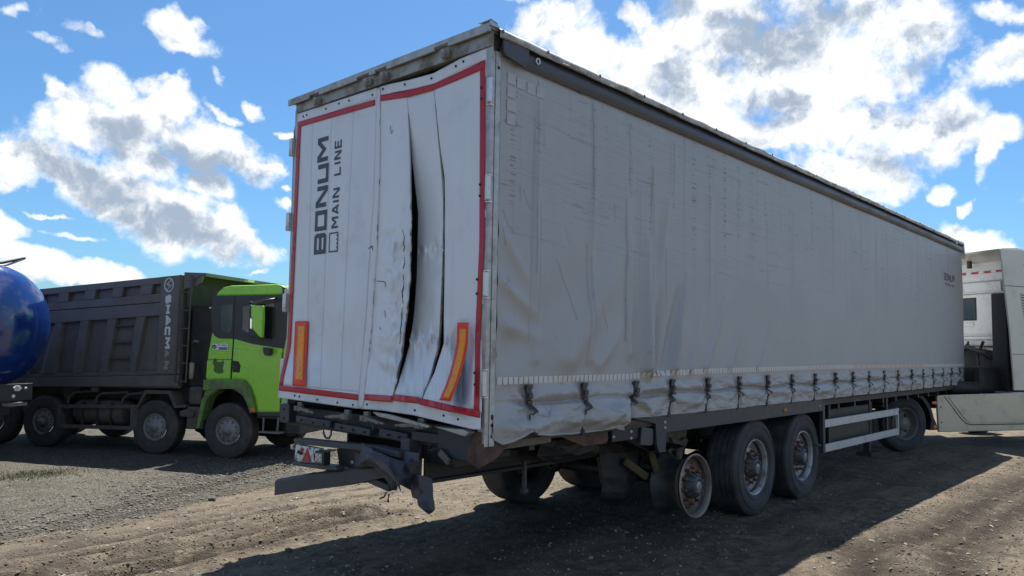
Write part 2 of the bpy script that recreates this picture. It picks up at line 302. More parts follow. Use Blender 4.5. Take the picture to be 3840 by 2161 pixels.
M_green = pmat('lime_green_cab_paint', (.29, .66, .03), .3, var=.05, vs=3, coat=.5, dirt=((.16, .2, .08), .4, 3, .5, .74), streak=((.15, .2, .09), .2, (6, 6, 1), .5, .75))
M_dgreen = pmat('dusty_green_fender', (.13, .27, .05), .6, var=.12, vs=5, dirt=((.12, .115, .085), .85, 4, .42, .62))
M_body = pmat('charcoal_tipper_paint', (.125, .113, .102), .5, var=.16, vs=2.5, dirt=((.11, .085, .065), .6, 2.3, .45, .74), streak=((.15, .13, .115), .45, (3.2, 3.2, .25), .56, .72), bump=.25, bs=30)
M_bodyin = pmat('scuffed_tipper_floor', (.10, .085, .065), .8, var=.3, vs=5, dirt=((.2, .14, .08), .5, 3, .5, .7), bump=.3)
M_tdirt = pmat('muddy_truck_steel', (.085, .072, .062), .8, var=.25, vs=6, dirt=((.13, .105, .08), .7, 4, .45, .68), bump=.3, bs=30)
M_tdark = pmat('dark_truck_underbody', (.02, .02, .021), .6, var=.3, vs=6, dirt=((.06, .05, .04), .6, 4, .45, .7))
M_plastic = pmat('black_cab_plastic', (.028, .03, .034), .38, var=.15, vs=8, dirt=((.09, .085, .075), .5, 5, .48, .72))
M_decal = pmat('white_lettering', (.66, .66, .64), .5, var=.08, dirt=((.2, .17, .12), .5, 5, .5, .7))
M_decald = pmat('faded_lettering', (.30, .26, .19), .6, var=.25, vs=10)
M_trim = pmat('mudguard_grey', (.17, .17, .16), .7, var=.2, vs=7, dirt=((.13, .11, .08), .6, 5, .45, .65))
M_cream = pmat('champagne_cab_paint', (.54, .50, .39), .36, .25, var=.07, vs=2.5, coat=.3, dirt=((.3, .26, .18), .6, 2.5, .45, .75), bump=.05)
M_cabc = pmat('pale_cab_paint', (.60, .58, .51), .36, .1, var=.06, vs=2.5, coat=.3, dirt=((.33, .29, .21), .55, 2.5, .48, .75), bump=.05)
M_cabw = pmat('white_cab_paint', (.68, .69, .68), .4, var=.06, vs=3, dirt=((.28, .26, .22), .5, 3, .48, .75))
M_blue = pmat('glossy_blue_tank_paint', (.004, .028, .155), .12, var=.12, vs=1.5, coat=1.0, dirt=((.02, .035, .08), .35, 2, .5, .75))
M_label = pmat('white_label', (.7, .72, .74), .5, var=.05)
M_bear = pmat('faded_dark_sticker', (.075, .13, .03), .5, var=.4, vs=20)

def glass(name, col, rough=.04, alpha=.55):
    m = bpy.data.materials.new(name); m.use_nodes = True; b = m.node_tree.nodes['Principled BSDF']
    b.inputs['Base Color'].default_value = (*col, 1); b.inputs['Roughness'].default_value = rough; b.inputs['Alpha'].default_value = alpha; b.inputs['Specular IOR Level'].default_value = .8
    return m
M_glass = glass('tinted_cab_glass', (.02, .026, .03), .05, .8)
M_glassd = glass('dark_rear_glass', (.012, .016, .024), .06, .95)

def curtain_material():
    m = bpy.data.materials.new('silver_curtain_pvc'); m.use_nodes = True; nt = m.node_tree; N = nt.nodes; L = nt.links; b = N['Principled BSDF']
    t = N.new('ShaderNodeTexCoord')
    def noise(scale, vec=(1, 1, 1), det=6, ro=.6):
        mp = N.new('ShaderNodeMapping'); mp.inputs['Scale'].default_value = vec; L.new(t.outputs['Object'], mp.inputs[0])
        n = N.new('ShaderNodeTexNoise'); n.inputs['Scale'].default_value = scale; n.inputs['Detail'].default_value = det; n.inputs['Roughness'].default_value = ro; L.new(mp.outputs[0], n.inputs['Vector']); return n.outputs['Fac']
    def rng_(f, a, b_, c=0, d=1):
        r = N.new('ShaderNodeMapRange'); r.interpolation_type = 'SMOOTHSTEP'; L.new(f, r.inputs[0]); r.inputs[1].default_value = a; r.inputs[2].default_value = b_; r.inputs[3].default_value = c; r.inputs[4].default_value = d; return r.outputs[0]
    def mul(a, b_):
        k = N.new('ShaderNodeMath'); k.operation = 'MULTIPLY'; k.use_clamp = True
        for i, v in enumerate((a, b_)):
            if isinstance(v, float): k.inputs[i].default_value = v
            else: L.new(v, k.inputs[i])
        return k.outputs[0]
    sep = N.new('ShaderNodeSeparateXYZ'); L.new(t.outputs['Object'], sep.inputs[0])
    col = (.385, .382, .380, 1); last = None
    def over(fac, c):
        nonlocal last
        q = N.new('ShaderNodeMix'); q.data_type = 'RGBA'; L.new(fac, q.inputs[0])
        if last is None: q.inputs[6].default_value = col
        else: L.new(last, q.inputs[6])
        q.inputs[7].default_value = (*c, 1); last = q.outputs[2]
    over(mul(rng_(noise(.9, (1, 1, 1.3)), .4, .65), .55), (.35, .346, .345))
    # running grime below the top rail, stretched downwards; densest near the rear
    top = rng_(sep.outputs['Z'], 1.6, 3.8); 
    over(mul(mul(rng_(noise(1, (7, 7, .22), 5), .55, .68), top), .6), (.27, .27, .275))
    # fine cracks that run along the cloth in the upper half
    over(mul(mul(rng_(noise(1, (1.3, 1.3, 26), 8, .75), .57, .65), rng_(noise(1.3), .40, .58)), mul(rng_(sep.outputs['Z'], 2.2, 3.2), .9)), (.12, .12, .125))
    # ticks along the roof bows
    over(mul(mul(rng_(noise(1, (3, 3, 70), 3, .5), .56, .62), rng_(noise(1, (6.5, 6.5, .05), 2), .60, .66)), mul(rng_(sep.outputs['Z'], 2.4, 3.2), .85)), (.10, .10, .10))
    # scuffs and black rub marks low down at the damaged end
    low = mul(rng_(sep.outputs['X'], 3.2, .1), rng_(sep.outputs['Z'], 3.0, 1.3))
    over(mul(mul(rng_(noise(7, (1, 1, .8), 9, .75), .60, .66), low), .8), (.09, .085, .085))
    over(mul(low, .3), (.36, .355, .35))
    # mud thrown up at the skirt
    over(mul(rng_(sep.outputs['Z'], 1.55, 1.2), mul(rng_(noise(5, (1, 1, 2), 6), .4, .65), .4)), (.29, .28, .26))
    ga = N.new('ShaderNodeAttribute'); ga.attribute_name = 'grime'; over(mul(ga.outputs['Fac'], .8), (.115, .112, .11))
    L.new(last, b.inputs['Base Color'])
    r = rng_(noise(2.2, (1, 1, 1)), .35, .65, .50, .54); L.new(r, b.inputs['Roughness'])
    b.inputs['Specular IOR Level'].default_value = .6; b.inputs['Metallic'].default_value = .05
    bp = N.new('ShaderNodeBump'); bp.inputs['Strength'].default_value = .35; bp.inputs['Distance'].default_value = .006
    ad = N.new('ShaderNodeMath'); ad.operation = 'ADD'; L.new(noise(3.5, (1, 1, .8), 5, .6), ad.inputs[0]); L.new(mul(noise(1, (1.5, 1.5, 30), 6, .7), .5), ad.inputs[1])
    L.new(ad.outputs[0], bp.inputs['Height']); L.new(bp.outputs[0], b.inputs['Normal'])
    return m
M_curtain = curtain_material()

# ------------------------------------------------------------------ ground
def gz(x, y):
    return -.66*sstep(2.3, 8.8, y)
RUTS = [([(-9, 2.2), (-2.4, 3.9), (-.8, 4.05), (.8, 4.25), (2.4, 4.1)], .035, .09), ([(-9, 3.0), (-1.7, 5.0), (.2, 5.6), (2.2, 6.2)], .035, .10), ([(-1.6, 2.4), (-.4, 2.55), (.9, 2.75), (1.6, 2.8)], .035, .07),
        ([(-9, 2.6), (-1.98, 3.19), (-1.69, 3.29), (-1.23, 3.35), (-.84, 3.31), (-.53, 3.43), (-.13, 3.6), (.29, 3.52), (.68, 3.42), (.99, 3.36), (1.32, 3.2)], .075, .10),
        ([(-9, 1.9), (-1.6, 2.85), (-1.01, 2.87), (-.62, 2.86), (.07, 3.02), (.69, 3.04), (1.1, 3.05)], .05, .12),
        ([(-9, 4.4), (-1.13, 6.5), (-.71, 6.76), (.03, 7.3), (1.68, 8.45), (2.77, 9.0), (3.51, 9.34), (4.84, 9.96), (9, 12)], .07, .12),
        ([(-9, 3.2), (.1, 6.42), (1.13, 7.2), (2.45, 8.03), (3.35, 8.26), (9, 10.5)], .03, .16),
        ([(-9, 3.9), (-2, 4.4), (-.6, 4.75), (1.5, 5.3), (3.5, 5.6)], .018, .22),
        ([(2.8, -1.6), (3.6, -1.25), (5.0, -1.55), (7.5, -1.55), (12, -1.7)], .05, .22),
        ([(2.6, -2.3), (4.26, -1.85), (7.4, -1.95), (12, -2.4)], .05, .22),
        ([(2, .25), (4, -.12), (7, -.3), (12, -.5)], .015, .2),
        ([(2.5, 1.2), (-1.0, .6), (-4, 0)], .015, .25)]
def rut_field(x, y):
    out = np.zeros_like(x); bank = np.zeros_like(x)
    wob = .05*fbm(x*2.1, y*2.1, 3)
    for pts, dep, w in RUTS:
        dmin = np.full(x.shape, 1e9)
        for (x0, y0), (x1, y1) in zip(pts, pts[1:]):
            dx, dy = x1-x0, y1-y0; t = np.clip(((x-x0)*dx+(y-y0)*dy)/(dx*dx+dy*dy), 0, 1)
            dmin = np.minimum(dmin, np.hypot(x-x0-t*dx, y-y0-t*dy))
        dmin = np.abs(dmin+wob)
        out += dep*(-np.exp(-(dmin/w)**2)+.75*np.exp(-((dmin-1.9*w)/(.7*w))**2))
        bank = np.maximum(bank, np.exp(-(dmin/(1.3*w))**2)*min(1, dep/.04))
    return out, bank
def nonuni(lo, hi, c, n, k):
    t = np.linspace(-1, 1, n); s = np.sinh(k*t)/math.sinh(k); return np.where(s < 0, c+s*(c-lo), c+s*(hi-c))
gx = nonuni(-60, 90, 1.2, 620, 4.6); gy = nonuni(-50, 110, 2.6, 620, 4.6)
GX, GY = np.meshgrid(gx, gy, indexing='ij')
ruts, bank = rut_field(GX, GY)
near = np.exp(-((GX-1)**2+(GY-3)**2)/150)
GZ = gz(GX, GY)+near*(ruts+.035*fbm(GX*.8, GY*.8, 3)+.016*fbm(GX*4.5, GY*4.5, 3)+.010*fbm(GX*17, GY*17, 3)+.05*bank*(fbm(GX*9, GY*11, 4)+.1)+.03*bank*fbm(GX*30, GY*30, 2)+.007*np.maximum(0, fbm(GX*2.2, GY*5.5, 4))*2)
GZ += (1-near)*.05*fbm(GX*.3, GY*.3, 2)
# tyres stand on flat patches
def mesh_ground():
    m, n = GX.shape; me = bpy.data.meshes.new('ground')
    co = np.stack([GX, GY, GZ], -1).reshape(-1, 3).astype(np.float32)
    idx = np.arange(m*n).reshape(m, n); q = np.stack([idx[:-1, :-1], idx[1:, :-1], idx[1:, 1:], idx[:-1, 1:]], -1).reshape(-1, 4)
    me.vertices.add(m*n); me.vertices.foreach_set('co', co.ravel()); me.loops.add(q.size); me.loops.foreach_set('vertex_index', q.ravel().astype(np.int32))
    me.polygons.add(len(q)); me.polygons.foreach_set('loop_start', np.arange(0, q.size, 4, dtype=np.int32)); me.polygons.foreach_set('loop_total', np.full(len(q), 4, np.int32))
    me.polygons.foreach_set('use_smooth', np.ones(len(q), bool)); me.update(); me.validate()
    # where the soil has been churned up by wheels, and where grey gravel lies
    a = me.attributes.new('churned', 'FLOAT', 'POINT'); a.data.foreach_set('value', np.clip(bank, 0, 1).ravel().astype(np.float32))
    edge = interp([(-60, 2.), (-9, 3.6), (-1.41, 5.57), (-.46, 5.89), (.53, 6.42), (1.92, 7.64), (3.33, 8.34), (9, 11), (60, 30)], GX)
    g = sstep(-.35, .35, GY-edge+.5*fbm(GX*1.1, GY*1.1, 4)); a = me.attributes.new('gravelly', 'FLOAT', 'POINT'); a.data.foreach_set('value', g.ravel().astype(np.float32))
    return me
gme = mesh_ground(); ground = bpy.data.objects.new('ground', gme); COL.objects.link(ground); ground['kind'] = 'structure'
def ground_height(x, y):
    i = np.clip(np.searchsorted(gx, x)-1, 0, len(gx)-2); j = np.clip(np.searchsorted(gy, y)-1, 0, len(gy)-2)
    fx = (x-gx[i])/(gx[i+1]-gx[i]); fy = (y-gy[j])/(gy[j+1]-gy[j])
    return (GZ[i, j]*(1-fx)+GZ[i+1, j]*fx)*(1-fy)+(GZ[i, j+1]*(1-fx)+GZ[i+1, j+1]*fx)*fy
def ground_material():
    m = bpy.data.materials.new('packed_dirt_and_crushed_stone'); m.use_nodes = True; nt = m.node_tree; N = nt.nodes; L = nt.links; b = N['Principled BSDF']
    t = N.new('ShaderNodeTexCoord'); P = t.outputs['Object']
    def noise(scale, det=6, ro=.6, vec=None):
        v = P
        if vec: mp = N.new('ShaderNodeMapping'); mp.inputs['Scale'].default_value = vec; L.new(P, mp.inputs[0]); v = mp.outputs[0]
        n = N.new('ShaderNodeTexNoise'); n.inputs['Scale'].default_value = scale; n.inputs['Detail'].default_value = det; n.inputs['Roughness'].default_value = ro; L.new(v, n.inputs['Vector']); return n.outputs['Fac']
    def mr(f, a, b_, c=0., d=1.):
        r = N.new('ShaderNodeMapRange'); r.interpolation_type = 'SMOOTHSTEP'; L.new(f, r.inputs[0]); r.inputs[1].default_value = a; r.inputs[2].default_value = b_; r.inputs[3].default_value = c; r.inputs[4].default_value = d; return r.outputs[0]
    def mth(op, a, b_):
        k = N.new('ShaderNodeMath'); k.operation = op
        for i, v in enumerate((a, b_)):
            if isinstance(v, (float, int)): k.inputs[i].default_value = v
            else: L.new(v, k.inputs[i])
        return k.outputs[0]
    def mix(f, a, b_):
        q = N.new('ShaderNodeMix'); q.data_type = 'RGBA'; q.clamp_factor = True
        if isinstance(f, float): q.inputs[0].default_value = f
        else: L.new(f, q.inputs[0])
        for i, v in ((6, a), (7, b_)):
            if isinstance(v, tuple): q.inputs[i].default_value = (*v, 1)
            else: L.new(v, q.inputs[i])
        return q.outputs[2]
    def att(n_):
        a = N.new('ShaderNodeAttribute'); a.attribute_name = n_; return a.outputs['Fac']
    tan = mix(mr(noise(1.1, 5), .38, .62), (.160, .130, .094), (.088, .071, .052))
    tan = mix(mr(noise(6, 8, .7), .42, .66), tan, (.235, .196, .142))
    vor = N.new('ShaderNodeTexVoronoi'); vor.inputs['Scale'].default_value = 42; L.new(P, vor.inputs['Vector'])
    sepc = N.new('ShaderNodeSeparateColor'); L.new(vor.outputs['Color'], sepc.inputs[0])
    stone = mix(sepc.outputs[0], (.03, .028, .025), (.22, .205, .17))
    vor2 = N.new('ShaderNodeTexVoronoi'); vor2.inputs['Scale'].default_value = 95; L.new(P, vor2.inputs['Vector'])
    sc2 = N.new('ShaderNodeSeparateColor'); L.new(vor2.outputs['Color'], sc2.inputs[0])
    grit = mix(sc2.outputs[1], (.04, .034, .028), (.23, .19, .13))
    tan = mix(mth('MULTIPLY', mr(noise(3, 6, .65), .4, .7), .6), tan, grit)
    grey = mix(mr(noise(.8, 6, .65), .35, .65, .35, .9), mix(mr(noise(2, 5), .4, .6), (.066, .059, .047), (.105, .095, .074)), stone)
    c = mix(att('gravelly'), mix(mr(noise(1.7, 7, .7), .56, .72, 0, .6), tan, stone), grey)
    c = mix(mth('MULTIPLY', att('churned'), mr(noise(5, 8, .7), .30, .48)), c, (.030, .022, .016))
    c = mix(mr(noise(1.0, 7, .66, (.7, 3.2, 1)), .50, .68, 0., .65), c, (.070, .056, .042))
    c = mix(mr(noise(1.0, 8, .7, (2.2, 13, 1)), .52, .66, 0., .5), c, (.055, .043, .033))
    L.new(c, b.inputs['Base Color']); b.inputs['Roughness'].default_value = .92; b.inputs['Specular IOR Level'].default_value = .25
    h = mth('ADD', mth('MULTIPLY', vor.outputs['Distance'], mth('ADD', mth('MULTIPLY', att('gravelly'), .9), .35)), mth('MULTIPLY', vor2.outputs['Distance'], .35))
    h = mth('ADD', h, mth('MULTIPLY', noise(26, 9, .72), 1.5))
    bp = N.new('ShaderNodeBump'); bp.inputs['Strength'].default_value = 1.0; bp.inputs['Distance'].default_value = .028; L.new(h, bp.inputs['Height']); L.new(bp.outputs[0], b.inputs['Normal'])
    return m
gme.materials.append(ground_material())

# loose stones: nobody could count them
def stone_proto(seed):
    r = np.random.default_rng(seed); bm = bmesh.new(); bmesh.ops.create_icosphere(bm, subdivisions=1, radius=1)
    for v in bm.verts: v.co = Vector((v.co.x*(1+.35*r.normal()*.5), v.co.y*(.75+.2*r.normal()*.5), v.co.z*(.55+.15*r.normal()*.5)))
    bm.verts.ensure_lookup_table(); vs = np.array([v.co[:] for v in bm.verts]); bm.faces.ensure_lookup_table(); fs = np.array([[v.index for v in f.verts] for f in bm.faces]); bm.free(); return vs, fs
STONES = [stone_proto(i) for i in range(6)]
def scatter(name, xs, ys, sizes, mat, sink=.25):
    V = []; Fc = []; off = 0
    hz = ground_height(xs, ys)
    for i in range(len(xs)):
        vs, fs = STONES[i % 6]; a = rng.random()*6.28; s = sizes[i]; ca, sa = math.cos(a), math.sin(a)
        p = vs*s; q = np.stack([p[:, 0]*ca-p[:, 1]*sa+xs[i], p[:, 0]*sa+p[:, 1]*ca+ys[i], p[:, 2]+hz[i]+s*sink], -1)
        V.append(q); Fc.append(fs+off); off += len(vs)
    me = bpy.data.meshes.new(name); me.from_pydata(np.concatenate(V).tolist(), [], np.concatenate(Fc).tolist()); me.update(); me.materials.append(mat)
    o = bpy.data.objects.new(name, me); COL.objects.link(o); o['kind'] = 'stuff'; return o
M_st1 = pmat('pale_stone', (.25, .225, .18), .85, var=.5, vs=9)
M_st2 = pmat('dark_stone', (.085, .074, .06), .85, var=.6, vs=9)
def in_view(n, dmin, dmax, pw=1.):
    yaw = 42.8+rng.uniform(-37, 37, n); d = dmin*(dmax/dmin)**(rng.random(n)**pw)
    return CAM[0]+d*np.cos(np.radians(yaw)), CAM[1]+d*np.sin(np.radians(yaw))
x, y = in_view(9000, 2.8, 16, .8); k = vnoise(x*1.3, y*1.3) > -.22
scatter('loose_pale_pebbles', x[k], y[k], np.exp(rng.normal(-4.85, .42, k.sum())), M_st1)
x, y = in_view(13000, 2.8, 18, .8); k = vnoise(x*1.1+9, y*1.1) > -.25
scatter('loose_dark_gravel', x[k], y[k], np.exp(rng.normal(-4.75, .45, k.sum())), M_st2)
# thicker gravel on the strip along the dump truck and along the ruts
t = rng.random(9000); x = -2.5+8*t+rng.normal(0, .5, 9000); y = rng.gamma(1.2, .5, 9000)+ interp([(-2, 5.9), (-.46, 6.3), (.53, 6.9), (1.92, 8.1), (3.33, 8.8), (6, 10.4)], x)+rng.normal(.2, .55, 9000)
scatter('grey_gravel_strip', x, y, np.exp(rng.normal(-4.35, .45, 9000)), pmat('grey_gravel', (.10, .093, .078), .9, var=.7, vs=7))
X = []; Y = []
for pts, dep, w in RUTS:
    if dep < .03: continue
    for (x0, y0), (x1, y1) in zip(pts, pts[1:]):
        if math.hypot(x1-x0, y1-y0) > 5: continue
        n = int(140*math.hypot(x1-x0, y1-y0)); tt = rng.random(n); L_ = math.hypot(x1-x0, y1-y0); o_ = rng.choice([-1, 1], n)*w*1.7+rng.normal(0, .06, n)
        X.append(x0+tt*(x1-x0)-(y1-y0)/L_*o_); Y.append(y0+tt*(y1-y0)+(x1-x0)/L_*o_)
X = np.concatenate(X); Y = np.concatenate(Y)
scatter('rut_clods', X, Y, np.exp(rng.normal(-5.05, .4, len(X))), pmat('dark_clod', (.065, .05, .037), .95, var=.5, vs=9))
bx_ = np.array([3.02, 4.1, 1.48, -.8, 1.58, 2.5, .9, -.2, 2.0, 5.6, 4.8]); by_ = np.array([-1.23, -1.2, 2.39, 3.39, .26, .65, 4.4, 4.9, 5.5, -1.9, -1.0])
scatter('scattered_white_stones', bx_, by_, np.full(len(bx_), .028), M_st1, .1)

gx_ = rng.normal(.55, .45, 1400); gy_ = rng.normal(11.9, .28, 1400); gh_ = ground_height(gx_, gy_); V = []; F = []
for i in range(1400):
    a = rng.random()*6.28; h_ = rng.uniform(.02, .07); w_ = .006; lx, ly = rng.normal(0, .02, 2); k = len(V)
    V += [(gx_[i]-w_*math.cos(a), gy_[i]-w_*math.sin(a), gh_[i]-.01), (gx_[i]+w_*math.cos(a), gy_[i]+w_*math.sin(a), gh_[i]-.01), (gx_[i]+lx, gy_[i]+ly, gh_[i]+h_)]; F.append((k, k+1, k+2))
gm = bpy.data.meshes.new('grass'); gm.from_pydata([tuple(map(float, v)) for v in V], [], F); gm.materials.append(pmat('dry_grass', (.10, .11, .035), .8, var=.5, vs=4)); go = bpy.data.objects.new('grass', gm); COL.objects.link(go); go['kind'] = 'stuff'

# ================================================================== SEMI TRAILER (origin: ground below its rear right corner, x forward, y left)
T = empty('semi_trailer'); tag(T, 'long silver curtain-sided semi trailer with crushed white rear doors and a missing rear tyre', 'semi trailer')
def PD(y, z, d):     # a point measured on the door plane, pushed out (towards -x) by d
    return (-d, y-d*(y+3.669)/3.699, z-d*(z-1.791)/3.699)

# ---- curtain
STRAPX = [.43, 1.09, 1.78, 2.40, 3.08, 3.75, 4.44, 5.12, 5.80, 6.50, 7.19, 7.85, 8.53, 9.21, 9.92, 10.60, 11.25, 11.92, 12.57, 13.2]
ZB = [(.07, 1.25), (.12, 1.15), (.19, 1.11), (.3, 1.145), (.45, 1.185), (.5, 1.155), (.68, 1.135), (.9, 1.12), (1.19, 1.115), (1.44, 1.14), (1.63, 1.155), (1.74, 1.19), (1.8, 1.2), (2.4, 1.19), (13.6, 1.19)]
def seg(px, pz, a, b):
    (x0, z0), (x1, z1) = a, b; dx, dz = x1-x0, z1-z0; t = np.clip(((px-x0)*dx+(pz-z0)*dz)/(dx*dx+dz*dz), 0, 1)
    s = ((px-x0)*dz-(pz-z0)*dx)/math.hypot(dx, dz); return np.hypot(px-x0-t*dx, pz-z0-t*dz), t, s
FOLDS = [((1.95, 1.62), (2.02, 2.75), .055, .07), ((2.12, 1.62), (2.25, 2.9), .06, -.05), ((2.02, 1.55), (2.36, 3.15), .05, .04), ((2.45, 1.62), (2.70, 2.5), .05, .045), ((2.30, 1.6), (2.55, 2.3), .06, -.04),
         ((3.05, 1.62), (3.45, 2.3), .05, .022), ((2.75, 1.6), (3.0, 2.2), .05, .025), ((3.55, 1.62), (3.85, 2.1), .05, .015), ((1.72, 1.75), (1.70, 3.2), .05, .018), ((1.18, 1.7), (1.20, 3.6), .05, .014), ((.52, 1.7), (.5, 3.6), .045, .012),
         ((.25, 1.75), (1.5, 2.75), .14, -.018), ((.9, 1.7), (1.65, 2.6), .12, .03), ((.12, 2.25), (.55, 2.0), .05, .02), ((.12, 1.95), (.6, 1.85), .06, .022), ((.12, 2.6), (.4, 2.3), .05, .02), ((4.2, 1.62), (4.4, 2.0), .05, .012), ((1.3, 1.65), (1.75, 2.1), .07, .02),
         ((2.1, 3.4), (2.12, 2.3), .03, .012), ((3.14, 3.3), (3.14, 1.9), .06, .01), ((2.45, 3.7), (2.43, 2.9), .05, .01)]
def curtain_out(x, z):
    """how far the cloth stands out from the frame"""
    x = np.asarray(x, float); z = np.asarray(z, float)
    d = .012+.022*fbm(x*.55, z*.35+4, 3)+.006*fbm(x*2.3, z*1.4, 3)+.003*fbm(x*9, z*1.2+7, 3)*sstep(1.4, 1.9, z)
    body = sstep(1.45, 1.7, z)
    for a, b, w, am in FOLDS:
        dist, t, s = seg(x, z, a, b); d = d+1.6*am*np.exp(-(dist/w)**2)*(1-.75*t)*(.35+.65*body)
    rear = sstep(4.5, .2, x)
    d = d+.008*rear*fbm(x*3.2+z*1.5, z*2.6-x*.8, 4)*sstep(3.6, 2.2, z)
    # skirt: caught by the straps, slack between them, creased at two thirds of its height
    i = np.clip(np.searchsorted(STRAPX, x)-1, 0, len(STRAPX)-2); xa = np.array(STRAPX)[i]; xb = np.array(STRAPX)[i+1]; u = np.clip((x-xa)/(xb-xa), 0, 1)
    sk = sstep(1.56, 1.44, z)
    belly = np.sin(np.pi*u)**.7
    bay = .75+.5*np.sin(i*2.399+1.)
    prof = bay*.030*np.exp(-((z-1.30-.02*np.sin(7*x+i))/.05)**2)+bay*.014*np.exp(-((z-1.44)/.04)**2)-.028*np.exp(-((z-1.385-.012*np.sin(5*x+1))/.014)**2)
    d = d+sk*(prof*(.35+.65*belly)+.03*belly*fbm(x*2.1+3, z*9, 3)+.014*fbm(x*7, z*20, 3)-.018*(1-belly))
    # pleats that fan out of every strap
    for xs in STRAPX:
        r = np.hypot(x-xs, (z-1.36)); th = np.arctan2(z-1.36, x-xs)
        d = d+sk*.012*np.exp(-(r/.19)**2)*np.sin(th*7+xs*9)*sstep(.0, .05, r)
    # hanging, torn-off rear end of the skirt
    lo = sstep(1.9, 1.4, x)*sstep(1.55, 1.2, z)
    d = d+lo*(.035+.05*np.exp(-((z-1.22)/.06)**2)+.03*fbm(x*2.6, z*7+2, 3)+.035*np.sin(x*4.2+z*6)*sstep(1.45, 1.25, z))
    kink = np.exp(-((x-1.80)/.05)**2)*sstep(1.5, 1.2, z); d = d-.05*kink
    dist, t, s = seg(x, z, (1.74, 1.46), (1.30, 1.17)); d = d+.035*np.exp(-(dist/.045)**2)
    dist, t, s = seg(x, z, (1.75, 1.43), (1.55, 1.2)); d = d+.03*np.exp(-(dist/.03)**2)
    dist, t, s = seg(x, z, (1.85, 1.40), (2.05, 1.22)); d = d+.03*np.exp(-(dist/.035)**2)
    dist, t, s = seg(x, z, (1.83, 1.42), (2.3, 1.45)); d = d+.025*np.exp(-(dist/.03)**2)
    return d*np.clip((3.9-z)/.3, 0, 1)**.5*(.2+.8*sstep(.07, .25, x))+.004
nx = 1500; xs_ = .105+13.49*(np.linspace(0, 1, nx)**1.35); nz = 430
U_ = np.linspace(0, 1, nz)**1.25
XX, UU = np.meshgrid(xs_, U_, indexing='ij'); zb = interp(ZB, XX)+.006*fbm(XX*6, XX*0, 2); ZZ = zb+(3.86-zb)*UU
XX = XX-.035*sstep(1.5, 1.2, ZZ)*sstep(.4, .1, XX)
YY = -curtain_out(XX, ZZ)
curtain = MB().grid(XX, YY, ZZ).build('side_curtain', M_curtain, T, fix=False)
GR = np.zeros(XX.shape)
def splat(pts, w, a):
    for p, q in zip(pts, pts[1:]):
        x0, x1 = sorted((p[0], q[0])); z0, z1 = sorted((p[1], q[1]))
        i0, i1 = np.searchsorted(xs_, [x0-4*w, x1+4*w]); 
        if i1 <= i0: continue
        sub = (slice(i0, i1), slice(None)); X_, Z_ = XX[sub], ZZ[sub]
        dist, t, s_ = seg(X_, Z_, p, q); GR[sub] = np.maximum(GR[sub], a*np.exp(-(dist/w)**2))
rq = random.Random(11)
# stains that run down from the roof bows and folds
for x_, za, zb_, w, a in [(.505, 3.78, 2.35, .012, .55), (.56, 3.78, 3.3, .008, .4), (.55, 2.85, 2.1, .006, .75), (.47, 3.5, 1.9, .006, .35), (1.19, 3.78, 3.05, .010, .7), (1.23, 3.7, 3.2, .02, .25), (1.13, 2.6, 1.75, .006, .4), (1.19, 2.5, 1.9, .018, .3), (1.72, 3.72, 3.15, .010, .6), (1.67, 3.05, 1.9, .012, .6), (2.08, 3.55, 2.3, .009, .55), (2.11, 2.9, 2.2, .007, .4), (2.45, 3.72, 3.2, .010, .5), (2.32, 2.7, 2.2, .010, .5),
                       (3.14, 3.55, 2.4, .008, .35), (3.14, 3.0, 2.5, .006, .6), (3.75, 3.4, 2.6, .008, .45), (4.5, 3.2, 2.5, .01, .35), (5.2, 3.6, 2.6, .01, .3), (6.1, 3.7, 2.8, .012, .25), (7.2, 3.7, 2.6, .015, .22), (8.6, 3.7, 2.5, .02, .2), (10.0, 3.7, 2.8, .02, .2)]:
    p = [(x_, za)]
    while p[-1][1] > zb_: p.append((p[-1][0]+rq.uniform(-.007, .006), p[-1][1]-.12))
    for k in range(len(p)-1): splat(p[k:k+2], w*rq.uniform(.7, 1.3), a*rq.uniform(.6, 1.1))
# wind-crazed hairlines in the upper half
for k in range(210):
    x_ = .15+5.8*rq.random()**1.5; z_ = 3.76-1.25*rq.random()**1.2; L_ = rq.uniform(.12, .7); sl_ = rq.uniform(-.10, -.01); p = [(x_, z_)]
    while p[-1][0] < x_+L_: p.append((p[-1][0]+.09, p[-1][1]+.09*sl_+rq.uniform(-.006, .006)))
    splat(p, .0038, rq.uniform(.08, .36))
# rubbing marks of the bows: little ladders
for x_ in (.51, 1.20, 1.74, 2.45, 3.14, 3.45, 3.78, 4.45, 5.1, 5.8):
    for z_ in np.arange(3.0, 3.74, .035):
        if rq.random() < .62: l_ = rq.uniform(.012, .045); splat([(x_-l_*.5+rq.uniform(-.015, .015), z_), (x_+l_, z_-.004)], .006, rq.uniform(.35, .9))
